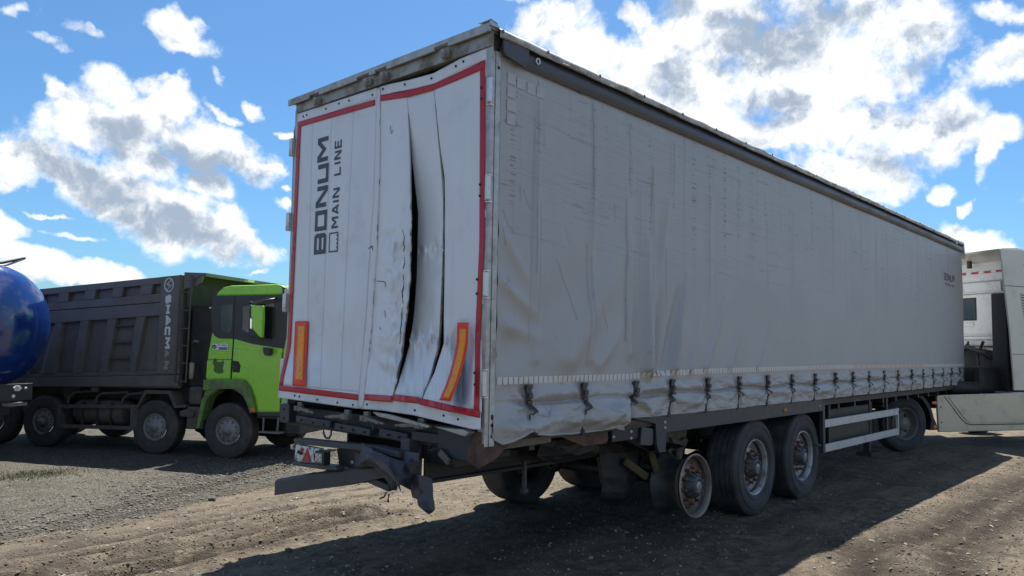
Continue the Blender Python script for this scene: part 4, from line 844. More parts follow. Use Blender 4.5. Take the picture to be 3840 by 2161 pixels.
# ---- rear underframe
def rbox(name, y0, y1, z0, z1, x0=.0, x1=.12, mat=M_black, bevel=.006): return MB().box((x0, y0, z0), (x1, y1, z1)).build(name, mat, T, bevel=bevel)
rbox('rear_sill', .05, 2.5, 1.05, 1.215, .02, .16, M_black)
rbox('end_block', 2.40, 2.56, 1.07, 1.235, -.04, .12, M_navy)
MB().beam((-.03, 2.26, 1.125), (-.03, 1.735, 1.115), .05, .055).build('rear_frame_bar', M_navy, T, bevel=.006)
MB().beam((-.05, 1.64, 1.11), (-.06, 1.15, 1.10), .05, .055).build('rear_frame_bar', M_navy, T, bevel=.006)
MB().beam((-.06, 1.04, 1.115), (-.03, .74, 1.095), .05, .065).build('rear_frame_bar', M_navy, T, bevel=.006)
MB().beam((-.02, .70, 1.12), (.04, .42, 1.11), .06, .07).build('rear_frame_bar', M_navy, T, bevel=.006)
hk = MB().lathe([(-.008, .006), (0, .010), (.008, .006)], 8, 1).build('frame_bolt', M_seal, T)
kb = 0
for (y_, z_) in [(2.17, 1.125), (1.99, 1.12), (1.83, 1.118), (1.58, 1.112), (1.42, 1.108), (1.27, 1.105), (.97, 1.11), (.84, 1.105), (2.46, 1.20), (2.46, 1.12)]:
    o = hk if kb == 0 else inst(hk, T); kb += 1; o.location = (-.085, y_-.05, z_-.004); o.rotation_euler = (0, 0, R(90))
MB().tube([(-.03, 1.86, 1.08), (-.03, 1.86, 1.03), (-.03, 1.83, .995), (-.03, 1.78, .995), (-.03, 1.75, 1.03), (-.03, 1.75, 1.08)], .009, 8).build('rope_hook', M_dust, T)
def lockh(y_, z_, s, bend=0):
    m = MB(); m.box((-.055, -.05, -.02), (-.012, .05, .022)); m.box((-.03, -.03, -.006), (-.002, .035, .055)); m.beam((-.045, -.04*s, .004), (-.055, -.20*s, -.012), .022, .026); m.tube([(-.05, -.18*s, -.010), (-.052, -.26*s, -.018)], .011, 8)
    m.lathe([(-.06, .001), (-.062, .016), (-.03, .018)], 10, 0, c=(0, .02*s, .0))
    return m.build('door_lock_handle', M_lock, T, bevel=.003, loc=(-.03, y_, z_))
lockh(2.20, 1.215, 1); lockh(1.50, 1.195, -1); lockh(1.24, 1.20, 1); lockh(.58, 1.20, -1)
MB().box((-.06, 1.17, 1.19), (-.04, 1.20, 1.215)).tube([(-.06, 1.18, 1.2), (-.065, 1.15, 1.17), (-.06, 1.14, 1.12)], .004, 5).build('seal_tag', pmat('green_seal_plastic', (.02, .2, .07), .4), T)
MB().prism([(1.12, 1.262), (.90, 1.258), (.45, 1.215), (.47, 1.195), (1.05, 1.235)], 0, -.09, -.06).build('bent_door_lip', M_gal, T, bevel=.003)
MB().prism([(.42, 1.21), (.1, 1.17), (.05, 1.2), (.12, 1.215)], 0, -.08, -.02).build('bent_door_lip', M_gal, T, bevel=.003)
# corner: rusty gusset, dark boxes
MB().prism([(-.08, 1.12), (.30, 1.125), (.17, 1.045), (.10, 1.0), (-.05, .965)], 1, -.01, .004).build('rusty_corner_gusset', M_rust, T, bevel=.002)
MB().prism([(.01, 1.20), (.10, 1.20), (.14, 1.0), (.02, .955)], 0, -.02, .0).build('rusty_corner_gusset', M_rust, T, bevel=.002)
rbox('corner_box', .10, .46, .99, 1.19, .0, .22, M_navy); rbox('underframe_box', .32, .64, .92, 1.09, .05, .25, M_black)
MB().beam((-.03, .40, 1.03), (-.03, .30, .97), .02, .05).build('dangling_bracket', M_dust, T, bevel=.003)
MB().box((.0, .30, .955), (.6, .36, 1.0)).build('cross_beam', M_black, T)
MB().beam((.2, .04, 1.09), (.75, .04, 1.10), .04, .055).build('side_sill', M_dust, T, bevel=.004)
MB().box((.2, .03, 1.10), (13.5, .08, 1.18)).build('outer_rave', M_black, T)
vp = MB(); vp.beam((-.0, .745, 1.10), (-.0, .75, .80), .14, .10, up=(0, 1, 0)); vp.build('bumper_post', M_bent, T, bevel=.01)
# light carrier
MB().prism([(2.10, .975), (2.12, .955), (2.09, .93), (1.40, .96), (.92, .98), (.70, .965), (.70, 1.01), (.98, 1.02), (1.35, 1.005), (1.7, .99)], 0, -.16, -.05).build('light_carrier_rail', M_bent, T, bevel=.006)
MB().prism([(2.10, .775), (2.10, .75), (1.66, .768), (1.45, .785), (1.47, .82), (1.68, .80)], 0, -.17, -.05).build('light_carrier_rail', M_bent, T, bevel=.006)
MB().prism([(1.62, .93), (1.36, .95), (1.40, .80), (1.58, .80)], 0, -.06, -.03).build('light_carrier_plate', M_black, T, bevel=.004)
lc = MB(); lc.prism([(2.085, .925), (2.10, .80), (2.04, .785), (1.73, .812), (1.735, .925)], 0, -.155, -.10); lamp = lc.build('tail_lamp', M_white, T, bevel=.008)
MB().prism([(1.895, .912), (1.975, .797), (1.83, .806)], 0, -.163, -.154).build('reflector_triangle', M_lens, lamp, bevel=.001)
MB().lathe([(-.012, .001), (-.012, .014), (0, .016)], 12, 0, c=(-.155, 1.97, .895)).build('bulb', M_lens, lamp)
for (pp) in [[(2.06, .86), (1.99, .845), (1.95, .87), (2.03, .885)], [(1.80, .88), (1.75, .875), (1.76, .85), (1.80, .842)], [(1.80, .84), (1.755, .835), (1.76, .818), (1.79, .822)], [(2.09, .815), (2.05, .81), (2.06, .80)], [(1.88, .918), (1.84, .914), (1.86, .905)]]:
    MB().prism(pp, 0, -.159, -.153).build('broken_lens_hole', M_tear, lamp)
wl = MB(); wl.box((-.20, 1.595, .81), (-.13, 1.725, .915)); wlo = wl.build('work_lamp', M_plastic, T, bevel=.008)
MB().box((-.206, 1.612, .828), (-.2005, 1.708, .90)).build('lens', M_led, wlo, bevel=.002)
led = MB().lathe([(-.212, .001), (-.211, .012), (-.206, .014)], 12, 0).build('led', pmat('led_cup', (.6, .6, .5), .2, .5), wlo)
fst = True
for a, b_ in [(1.635, .848), (1.685, .848), (1.66, .865), (1.635, .882), (1.685, .882)]:
    o = led if fst else inst(led, wlo); fst = False; o.location = (0, a, b_)
MB().box((-.16, 2.13, .88), (-.13, 2.155, .915)).build('marker_lamp', M_white, T, bevel=.006)
MB().tube([(-.14, 2.14, .91), (-.14, 2.09, .93)], .006, 6).build('lamp_arm', M_black, T)
# underrun bumper beam, bent back and down on the left
bb = MB(); P0 = [(-.12, 2.37, .53), (-.10, 1.9, .635), (-.06, 1.45, .725), (-.02, .95, .83)]
V = []; hh = [.070, .070, .068, .045]
for (a, b_, c), h_ in zip(P0, hh):
    V += [(a-.05, b_, c-h_), (a-.05, b_, c+h_*.72), (a-.028, b_, c+h_), (a+.06, b_, c+h_), (a+.06, b_, c-h_)]
F = []
for k in range(3):
    for j in range(5): F.append((k*5+j, k*5+(j+1) % 5, (k+1)*5+(j+1) % 5, (k+1)*5+j))
F += [(0, 1, 2, 3, 4), (19, 18, 17, 16, 15)]
bb.add(V, F); bb.build('underrun_bumper', M_bent, T, bevel=.004)
MB().prism([(1.90, .69), (1.68, .775), (1.45, .80), (1.20, .78), (1.25, .70)], 0, -.05, -.01).build('bumper_gusset', M_bent, T, bevel=.003)
MB().beam((-.05, 1.47, .79), (.0, .95, .70), .10, .05).build('bumper_arm', M_bent, T, bevel=.006)
MB().prism([(1.47, .94), (1.24, .92), (1.20, .80), (1.46, .80)], 0, -.055, -.03).build('bumper_bracket', M_bent, T, bevel=.004)
hb_ = MB().lathe([(-.012, .001), (-.010, .014), (0, .016)], 10, 0).build('bracket_bolt', M_gal, T); hb_.location = (-.056, 1.40, .845)
for a, b_ in ((1.03, .985), (1.52, .895), (1.06, .715)): inst(hb_, T, (-.16 if b_ > .9 else -.03, a, b_))
# crumpled sheet steel hanging down: folded strips built as faceted, bent plates
def crumple(name, rows, mat, thick=.006, seed=1, jit=.010, sub=3):
    """rows: list of polylines [(x,y,z)...] of equal length, joined as a sheet"""
    r = random.Random(seed); A = np.array(rows, float)
    m, n, _ = A.shape; mi = np.linspace(0, m-1, (m-1)*sub+1); ni = np.linspace(0, n-1, (n-1)*sub+1)
    B = np.stack([[np.interp(ni, range(n), A[i, :, c]) for i in range(m)] for c in range(3)], -1)
    Cc = np.stack([[np.interp(mi, range(m), B[:, j, c]) for j in range(B.shape[1])] for c in range(3)], -1)
    Cc = Cc+np.array([[[r.uniform(-jit, jit) for _ in range(3)] for _ in range(Cc.shape[1])] for _ in range(Cc.shape[0])])
    o = MB().grid(Cc[..., 0], Cc[..., 1], Cc[..., 2], smooth=False).build(name, mat, T, fix=False)
    s = o.modifiers.new('thickness', 'SOLIDIFY'); s.thickness = thick; s.offset = 0; b_ = o.modifiers.new('bevel', 'BEVEL'); b_.width = .0015; b_.limit_method = 'ANGLE'
    return o
def facets(name, V, F, mat, sub=1, seed=2, jit=.004):
    """folded sheet from measured corners (y, z on the door plane, d towards the viewer)"""
    m = MB().add([PD(y, z, d) for y, z, d in V], F); o = m.build(name, mat, T)
    t_ = o.modifiers.new('split', 'SUBSURF'); t_.subdivision_type = 'SIMPLE'; t_.levels = t_.render_levels = 3
    tx = bpy.data.textures.new(name, 'CLOUDS'); tx.noise_scale = .09; dm = o.modifiers.new('dents', 'DISPLACE'); dm.texture = tx; dm.strength = .028; dm.mid_level = .5; dm.texture_coords = 'LOCAL'
    s_ = o.modifiers.new('thickness', 'SOLIDIFY'); s_.thickness = .006; s_.offset = 0; return o
facets('torn_mudguard', [(1.45, .935, .05), (1.36, .995, .12), (1.22, .955, .24), (1.27, .885, .30), (1.44, .80, .10), (1.19, .83, .22), (1.02, .925, .22), (1.0, .80, .32), (.80, .90, .14), (.95, .775, .27), (.73, .90, .06), (.75, .80, .17), (.86, .735, .24), (.74, .71, .10), (.96, .70, .2)],
       [(0, 1, 3, 4), (1, 2, 3), (4, 3, 5), (2, 6, 7, 3), (3, 7, 5), (6, 8, 9, 7), (8, 10, 11, 9), (9, 11, 13, 12), (5, 7, 9, 14), (14, 9, 12)], M_bent)
facets('torn_mudguard', [(1.26, .895, .32), (1.19, .925, .26), (1.05, .86, .30), (.97, .79, .36), (.90, .73, .33), (.85, .69, .28), (.92, .78, .22), (1.10, .83, .36)], [(0, 1, 2, 7), (7, 2, 3), (2, 6, 3), (3, 6, 4), (6, 5, 4)], M_dust)
facets('torn_bumper_post', [(.83, .985, .10), (.66, .99, .10), (.845, .905, .13), (.76, .90, .19), (.655, .91, .10), (.84, .80, .11), (.745, .80, .17), (.67, .81, .08), (.79, .745, .13), (.71, .75, .12)], [(0, 1, 4, 3, 2), (2, 3, 6, 5), (3, 4, 7, 6), (5, 6, 8), (6, 7, 9, 8)], M_bent)
facets('torn_bumper_post', [(.77, .83, .06), (.66, .835, .17), (.51, .825, .08), (.74, .74, .06), (.64, .74, .18), (.495, .72, .08), (.725, .66, .05), (.655, .655, .16), (.655, .615, .14), (.48, .61, .09), (.57, .595, .20), (.53, .565, .13)], [(0, 1, 4, 3), (1, 2, 5, 4), (3, 4, 7, 6), (4, 5, 9, 10, 7), (7, 10, 8), (8, 10, 11), (10, 9, 11)], M_bent)
MB().tube([(-.15, .84, .70), (-.16, .86, .66), (-.14, .90, .655), (-.15, .92, .64)], .006, 6).tube([(-.14, .82, .69), (-.15, .82, .65), (-.13, .84, .63)], .007, 6).build('torn_cable', M_black, T)
MB().tube([(-.02, .62, 1.02), (-.06, .60, .9), (-.05, .58, .80), (-.04, .60, .74)], .008, 6).tube([(.0, .52, 1.06), (-.04, .5, 1.03), (-.02, .4, 1.05), (.02, .33, 1.0)], .008, 6).build('air_hose', M_black, T)
# ---- main chassis
for y_ in (.72, 1.72):
    m = MB(); m.box((.15, y_, .74), (9.2, y_+.10, .765)); m.box((.15, y_, 1.08), (13.3, y_+.10, 1.105)); m.box((.15, y_+.04, .765), (9.2, y_+.06, 1.08)); m.box((9.2, y_+.04, .93), (13.3, y_+.06, 1.08)); m.box((9.2, y_, .92), (13.3, y_+.10, .94)); m.build('main_beam', M_black, T)
xm = MB().box((-.03, .08, 1.02), (.03, 2.47, 1.12)); x0_ = xm.build('cross_member', M_black, T, loc=(.6, 0, 0))
for k in range(1, 21): inst(x0_, T, (.6+.63*k, 0, 0))
# broken right end of the chassis: side parts
MB().box((1.58, .05, 1.0), (1.99, .09, 1.15)).build('side_bracket', M_black, T, bevel=.004)
MB().prism([(1.99, 1.105), (2.13, 1.085), (2.17, 1.07), (2.17, .945), (2.13, .93), (1.97, .95)], 1, .02, .04).build('side_bracket', M_bent, T, bevel=.004)
MB().prism([(.9, 1.10), (1.52, 1.10), (1.53, 1.03), (1.50, 1.0), (1.2, 1.0)], 1, .05, .07).build('rusty_side_plate', M_rust, T, bevel=.003)
MB().beam((1.65, .05, 1.17), (1.98, .05, 1.165), .03, .018).build('side_strip', M_dust, T)
bt = MB().lathe([(-.012, .001), (-.010, .012), (0, .015)], 10, 1).build('plate_bolt', M_gal, T); bt.location = (1.60, .05, 1.045)
for a, b_, c in ((1.86, .05, 1.07), (1.86, .05, 1.015), (2.33, .0, 1.125), (2.33, .0, 1.075), (6.0, .0, 1.1)): inst(bt, T, (a, b_, c))
MB().prism([(1.44, 1.145), (1.63, 1.155), (1.64, 1.105), (1.58, 1.112)], 1, -.035, -.03).build('torn_curtain_scrap', M_roof, T)
MB().prism([(1.80, 1.19), (6.15, 1.19), (6.12, 1.035), (2.36, 1.03), (2.35, .86), (2.24, .86), (2.20, .93), (2.18, 1.12)], 1, .0, .03).build('side_skirt_panel', M_navy, T, bevel=.004)
MB().lathe([(-.02, .001), (-.018, .018), (0, .024)], 16, 1).build('side_marker_lamp', M_amber, T, loc=(4.95, .0, 1.10))
MB().lathe([(-.02, .001), (-.018, .018), (0, .024)], 16, 1).build('side_marker_lamp', M_amber, T, loc=(7.72, .05, 1.16))
MB().box((6.12, .0, .50), (6.19, .05, 1.18)).build('guard_post', M_navy, T, bevel=.004)
for x_ in (6.5, 8.9): MB().box((x_, .07, .52), (x_+.07, .10, 1.1)).build('guard_post', M_black, T)
for zc_ in (.865, .555):
    m = MB(); h_ = .046
    m.box((6.21, .02, zc_-h_), (9.30, .05, zc_+h_))
    for a in (-.040, -.018, .010, .036): m.box((6.21, .010, zc_+a-.008), (9.30, .0198, zc_+a+.006))
    m.build('guard_rail', M_alu, T, bevel=.0015)
MB().box((9.285, .012, .50), (9.315, .052, .92)).build('guard_rail_end', M_alu, T, bevel=.002)
MB().tube([(5.95, .3, .62), (5.95, -.03, .62)], .014, 8).build('rod_end', M_dust, T)
# pallet box / tool box, air tank, landing legs behind the guard
MB().box((6.7, .14, .55), (8.3, .62, 1.02)).build('pallet_box', M_black, T, bevel=.02)
MB().lathe([(0, .01), (.02, .12), (.05, .15), (.95, .15), (.98, .12), (1.0, .01)], 24, 0, c=(4.0, 1.27, .88)).build('air_tank', M_black, T)
for y_ in (.55, 1.9):
    m = MB(); m.box((9.62, y_, .35), (9.76, y_+.14, 1.1)); m.box((9.64, y_+.02, .14), (9.74, y_+.12, .4)); m.box((9.52, y_-.05, .08), (9.86, y_+.19, .14)); m.build('landing_leg', M_black, T, bevel=.006)
# suspension
AX = [2.98, 4.29, 5.60]
for k, ax in enumerate(AX):
    MB().tube([(ax, .33, .50), (ax, 2.22, .50)], .065, 14).build('axle', M_black, T)
    for y_ in (.70, 1.74):
        m = MB(); m.prism([(ax-.62, .75), (ax-.36, .75), (ax-.42, .46), (ax-.54, .46)], 1, y_, y_+.09); m.build('spring_hanger', M_dust if k == 0 and y_ < 1 else M_black, T, bevel=.006)
        m = MB(); m.beam((ax-.48, y_+.045, .52), (ax, y_+.045, .60), .08, .05); m.beam((ax, y_+.045, .60), (ax+.42, y_+.045, .50), .08, .05); m.build('trailing_arm', M_black, T, bevel=.006)
        MB().lathe([(.52, .10), (.54, .135), (.60, .14), (.63, .12), (.66, .14), (.72, .14), (.74, .10)], 20, 2, c=(ax+.36, y_+.045, 0)).build('air_bag', M_rubber, T)
        MB().tube([(ax-.3, y_-.06, .95), (ax-.05, y_-.06, .5)], .028, 8).build('shock_absorber', M_black, T)
        MB().lathe([(0, .03), (.01, .085), (.07, .09), (.08, .05), (.14, .05)], 16, 0, c=(ax-.28, y_+(.2 if y_ < 1 else -.1), .52)).build('brake_chamber', M_black, T)
# the exposed hanger above the missing tyre
MB().prism([(3.14, .98), (3.62, .94), (3.55, .78), (3.50, .64), (3.42, .58), (3.28, .60), (3.22, .75), (3.17, .90)], 1, .50, .53).build('exposed_spring_hanger', M_dust, T, bevel=.004)
MB().prism([(3.22, .88), (3.42, .83), (3.50, .86), (3.57, .83), (3.52, .76), (3.40, .74), (3.28, .78)], 1, .46, .50).build('exposed_spring_hanger', M_dust, T, bevel=.008)
MB().box((3.30, .45, .64), (3.36, .50, .74)).build('hanger_bolt', M_rust, T, bevel=.004)
MB().beam((2.30, .42, .74), (2.60, .36, .56), .03, .075).build('dangling_yellow_strap', M_yellow, T, bevel=.01)
MB().beam((2.66, .36, .80), (2.72, .33, .60), .03, .07).build('dangling_yellow_strap', M_yellow, T, bevel=.006)
# crushed mudguard and dark clutter before the first axle
crumple('crushed_wheel_arch', [[(2.1, .25, .95), (2.1, .6, .93), (2.1, .95, .9)], [(2.35, .22, .86), (2.3, .6, .9), (2.3, .95, .9)], [(2.62, .22, .80), (2.6, .5, .82), (2.55, .9, .84)], [(2.9, .25, .80), (2.9, .5, .82), (2.9, .9, .82)], [(3.15, .3, .82), (3.2, .5, .84), (3.2, .9, .84)]], M_black, seed=12, jit=.02)
crumple('hanging_dark_sheet', [[(2.0, .55, 1.0), (2.35, .55, 1.0), (2.7, .55, 1.0)], [(2.02, .5, .8), (2.36, .46, .8), (2.68, .5, .8)], [(2.05, .5, .6), (2.4, .46, .58), (2.66, .5, .62)], [(2.10, .52, .42), (2.42, .48, .36), (2.62, .52, .48)]], M_tdark, seed=14, jit=.012, thick=.012)  # dark sheet standing in for an indistinct dark mass of parts
crumple('crushed_side_sheet', [[(.75, .12, 1.06), (1.2, .14, 1.05), (1.7, .16, 1.06)], [(.8, .20, .96), (1.2, .25, .90), (1.7, .25, .93)], [(.9, .35, .88), (1.3, .40, .84), (1.8, .38, .82)]], M_black, seed=16, jit=.02)
MB().beam((.25, .55, .93), (1.35, .5, .90), .08, .10).build('lower_side_beam', M_black, T, bevel=.01)
MB().tube([(1.05, .55, .86), (1.05, .55, .62)], .02, 8).lathe([(-.03, .001), (-.02, .035), (.02, .035), (.03, .001)], 14, 2, c=(1.05, .55, .60)).build('hanging_brake_lever', M_bent, T)
MB().tube([(4.02+.10*i*.1, .9, 1.05-.03*i) if False else (3.72+.016*i, .95, 1.06-.022*i+.02*math.sin(i)) for i in range(10)], .012, 6).build('brake_hose', M_black, T)

# ---- wheels
def tyre_mesh(Ro, w, ri, side=1):
    m = MB(); h = w/2; p = [(-h*.80, ri), (-h*.92, ri+.02), (-h*1.0, ri+(Ro-ri)*.45), (-h*.97, Ro-.06), (-h*.90, Ro-.022), (-h*.84, Ro-.008)]
    gr_ = [-.66, -.33, 0, .33, .66]; q = []
    for g_ in gr_: q += [(h*g_-.004, Ro-.001), (h*g_-.003, Ro-.003), (h*g_+.003, Ro-.003), (h*g_+.004, Ro-.001)]
    m.lathe(p, 72, 1); m.lathe([(-a, b_) for a, b_ in reversed(p)], 72, 1)
    ed = [-.84]+[v for g_ in gr_ for v in (g_-.022, g_+.022)]+[.84]
    for a, b_ in zip(ed[::2], ed[1::2]): m.lathe([(h*a, Ro-.008 if a < -.8 else Ro), (h*b_, Ro-.008 if b_ > .8 else Ro)], 72, 1)
    m.lathe([(-h*.8, Ro-.011), (h*.8, Ro-.011)], 72, 1)
    # moulded rings on the side wall
    for rr_ in (ri+.045, Ro-.075): m.lathe([(-h*.985, rr_-.004), (-h*1.0-.004, rr_), (-h*.985, rr_+.004)], 72, 1)
    return m
def trailer_wheel(bare=False):
    """outer face towards -y, outer rim lip at y=0"""
    w = empty('wheel', parent=T)
    if not bare:
        t_ = tyre_mesh(.52, .375, .295).build('tyre', M_rubber, w, fix=True, loc=(0, .165, 0))
    rm = MB(); F = 1.0
    rm.lathe([(.008, .305), (-.002, .300), (-.004, .292), (.004, .285), (.03, .276), (.075, .268), (.105, .255), (.120, .235)], 64, 1)
    rm.lathe([(.120, .235), (.10, .215), (.072, .200), (.062, .175), (.062, .145), (.070, .132)], 64, 1)
    rim = rm.build('rim', M_bare if bare else M_rim, w, fix=True)
    br = MB(); br.lathe([(.006, .304), (.03, .296), (.045, .272), (.10, .262), (.15, .24), (.24, .24), (.27, .262), (.31, .275), (.325, .300), (.335, .302), (.335, .285), (.30, .26), (.27, .245), (.12, .232)], 64, 1)
    br.build('rim_barrel', M_barrel, rim)
    hb2 = MB(); hb2.lathe([(.085, .130), (.045, .112), (.0, .095), (-.025, .080), (-.034, .062), (-.030, .060), (-.026, .03), (-.026, .0005)], 40, 1); hub = hb2.build('hub', M_hub, w, fix=True)
    for k in range(10):
        a = k*math.pi/5; MB().beam((.085*math.cos(a), -.018, .085*math.sin(a)), (.128*math.cos(a), .045, .128*math.sin(a)), .012, .022, up=(-math.sin(a), 0, math.cos(a))).build('hub_rib', M_hub, hub)
    MB().lathe([(-.030, .0005), (-.031, .040), (-.026, .044)], 24, 1).build('hub_cap', M_rim, hub)
    # the oval hand holes of the disc
    n0 = None
    nm = MB(); nm.lathe([(.064, .022), (.052, .021), (.050, .017), (.016, .016), (.012, .010), (.012, .0005)], 6, 1, smooth=False)
    for k in range(10):
        a = k*math.pi/5+.15
        if n0 is None: o = n0 = nm.build('wheel_nut', M_nut, w)
        else: o = inst(n0, w)
        o.location = (.1675*math.cos(a), 0, .1675*math.sin(a))
    h0_ = None; hm = MB(); hm.add([(.026*math.cos(t), .0, .011*math.sin(t)) for t in np.linspace(0, 2*math.pi, 13)[:-1]], [tuple(range(12))])
    for k in range(10):
        a = (k+.5)*math.pi/5+.15
        if h0_ is None: o = h0_ = hm.build('hand_hole', M_seal, w)
        else: o = inst(h0_, w)
        o.location = (.212*math.cos(a), .094, .212*math.sin(a)); o.rotation_euler = (0, -a+math.pi/2, 0)
    return w
w1 = trailer_wheel(True); w1.location = (2.98, .045, .475); w1.rotation_euler = (R(-3), .0, R(0)); w1['label'] = 'bare scraped rim without a tyre'
w2 = trailer_wheel(); w2.location = (4.29, .055, .515); w2.rotation_euler = (0, .6, 0)
w3 = copy_tree(w2, T, (5.60, .055, .515), (0, 1.5, 0))
for k, ax in enumerate(AX): copy_tree(w2, T, (ax, 2.50, .515), (0, 0, math.pi))
MB().lathe([(.1, .20), (.35, .21), (.36, .07)], 32, 1, c=(2.98, .1, .475)).build('brake_drum', M_black, T)
# brake drums behind the others come with the same mesh
for ax in AX[1:]: MB().lathe([(.14, .19), (.40, .20), (.42, .07)], 24, 1, c=(ax, .05, .5)).build('brake_drum', M_black, T)

# ================================================================== GREEN TIPPER (origin: ground under the front axle's right tyre, x forward, y left)
K = empty('dump_truck', (4.053, 11.554, -.66), R(-61.775)); tag(K, 'lime green four-axle dump truck with a charcoal tipper body, parked behind the trailer', 'dump truck')
def kz(s, a, b_, c, d): return b_+(s-a)*(d-b_)/(c-a)
ztop = lambda s: kz(s, -5.27, 3.55, -.74, 3.91); zmid = lambda s: kz(s, -4.9, 3.06, -1.81, 3.27); zbt = lambda s: kz(s, -4.83, 2.77, -1.82, 2.98); zbb = lambda s: kz(s, -5.3, 1.62, -1.85, 1.77)
zw0 = lambda s: kz(s, -4.97, 3.22, -1.84, 3.46); zw1 = lambda s: kz(s, -4.99, 3.43, -1.84, 3.68); zlo = lambda s: kz(s, -5.5, 1.33, -1.22, 1.46)
S0 = -7.1; S1 = -1.24
W_K = 2.75
bd = MB(); bd.prism([(S0, zlo(S0)), (S1, zlo(S1)), (S1, ztop(S1)), (S0, ztop(S0))], 1, .11, .15); body = bd.build('tipper_side', M_body, K)
MB().prism([(S0, zlo(S0)), (S1, zlo(S1)), (S1, ztop(S1)), (S0, ztop(S0))], 1, W_K-.1, W_K).build('tipper_side', M_body, K)
MB().prism([(S0, zlo(S0)), (S1, zlo(S1)), (S1, zlo(S1)+.1), (S0, zlo(S0)+.1)], 1, .15, W_K-.1).build('tipper_floor', M_bodyin, K)
MB().box((S0-.04, .02, zlo(S0)), (S0, W_K, ztop(S0))).build('tailgate', M_body, K)
def kp(name, poly, y0, y1, mat=M_body, bev=.012, par=None): return MB().prism(poly, 1, y0, y1).build(name, mat, par or body, bevel=bev)
kp('top_rail', [(S0, zw1(S0)), (S1-.3+.12, zw1(S1-.3)), (S1-.18, ztop(S1-.18)), (S0, ztop(S0))], -.0, .11)
kp('middle_rail', [(S0, zbt(S0)), (S1-.3+.12, zbt(S1-.18)), (S1-.18, zmid(S1-.18)-.012), (S0, zmid(S0)-.012)], .0, .11)
kp('middle_rail', [(S0, zmid(S0)), (S1-.18, zmid(S1-.18)), (S1-.18, zw0(S1-.18)), (S0, zw0(S0))], .006, .11)
kp('bottom_rail', [(S0, zlo(S0)), (S1, zlo(S1)), (S1, zbb(S1)-.09), (S0, zbb(S0)-.09)], -.03, .11)
kp('bottom_chamfer', [(S0, zbb(S0)-.09), (S1-.1, zbb(S1)-.09), (S1-.1, zbb(S1)), (S0, zbb(S0))], .02, .11)
kp('front_column', [(-1.82, zbb(-1.82)-.05), (-1.25, zbb(-1.25)-.08), (-1.30, ztop(-1.30)+.002), (-1.82, ztop(-1.82)+.002)], -.008, .11)
kp('tail_column', [(S0-.05, 1.25), (-6.75, 1.3), (-6.6, ztop(-6.6)), (S0-.05, ztop(S0))], -.008, .11)
kp('corner_plate', [(-5.54, 1.19), (-5.42, 1.34), (S1, 1.42), (S1, 1.47), (S0, 1.40), (S0, 1.19)], .02, .10)
# small posts of the upper openings
for a, b_ in ((-4.54, -4.27), (-3.83, -3.54), (-3.09, -2.81), (-2.35, -2.04), (-5.25, -4.98), (-5.95, -5.68), (-6.65, -6.38)):
    kp('upper_post', [(a, zw0(a)), (b_-.03, zw0(b_)), (b_, zw1(b_)), (a, zw1(a))], .004, .11)
# leaning ribs between the bays: flat face and a tapered flank
for (tl, tr2, bl, br2) in ((-4.64, -4.40, -4.95, -4.54), (-3.95, -3.68, -4.04, -3.84), (-3.22, -2.95, -3.32, -3.13), (-2.48, -2.20, -2.52, -2.40), (-5.35, -5.10, -5.7, -5.28), (-6.05, -5.8, -6.4, -6.0)):
    m = MB(); T_ = [(bl+.10, .0, zbb(bl)), (br2, .0, zbb(br2)), (tr2, .0, zbt(tr2)), (tl+.06, .0, zbt(tl)), (bl-.16, .11, zbb(bl)), (br2+.015, .11, zbb(br2)), (tr2+.015, .11, zbt(tr2)), (tl-.05, .11, zbt(tl))]
    m.add(T_, [(0, 1, 2, 3), (4, 7, 6, 5), (0, 4, 5, 1), (1, 5, 6, 2), (2, 6, 7, 3), (3, 7, 4, 0)]); m.build('side_rib', M_body, body, bevel=.008)
for z_ in (2.01, 2.36, 2.72): kp('side_step', [(-3.06+.12*(z_-2.0), z_), (-2.60+.08*(z_-2.0), z_+.02), (-2.60+.08*(z_-2.0), z_+.045), (-3.06+.12*(z_-2.0), z_+.025)], .02, .11, M_tdirt, .003)
# front wall and cab guard
MB().box((S1-.02, .1, 1.45), (S1+.02, W_K, 3.88)).build('tipper_headboard', M_tdark, K)
cg = MB(); cg.prism([(S1, 3.86), (-.74, 3.87), (-.70, 3.90), (S1, 3.92)], 1, .0, 3.2); cg.build('cab_guard', pmat('dark_olive_guard', (.045, .045, .03), .7, var=.3, vs=5), K)  # cab guard in a dark olive tone
MB().beam((-.72, .0, 3.86), (-.72, 3.2, 3.86), .05, .07).build('cab_guard_lip', M_body, K)
MB().prism([(S1, 3.90), (-.74, 3.90), (-.80, 3.70), (-.95, 3.62), (S1, 3.55)], 1, -.005, .03).build('cab_guard_gusset', M_body, K, bevel=.004)
MB().tube([(-.76, .01, 3.88), (-.95, -.01, 3.78), (-1.02, -.02, 3.5), (-1.01, -.02, 3.1)], .02, 8).build('drain_hose', M_tdirt, K)
MB().box((-.50, 1.1, 3.80), (-.40, 1.35, 3.86)).build('guard_bracket', M_cream, K)
# ladder
for s_ in (-1.31, -1.03): MB().tube([(s_, -.05, 1.55), (s_+.02, -.05, 3.86)], .018, 8).build('ladder_rail', M_tdirt, K)
lr = MB().tube([(-1.31, -.05, 0), (-1.02, -.05, 0)], .014, 8).build('ladder_rung', M_tdirt, K)
for k, z_ in enumerate((1.575, 1.96, 2.335, 2.70, 3.09, 3.48)):
    o = lr if k == 0 else inst(lr, K); o.location = (0, 0, z_)
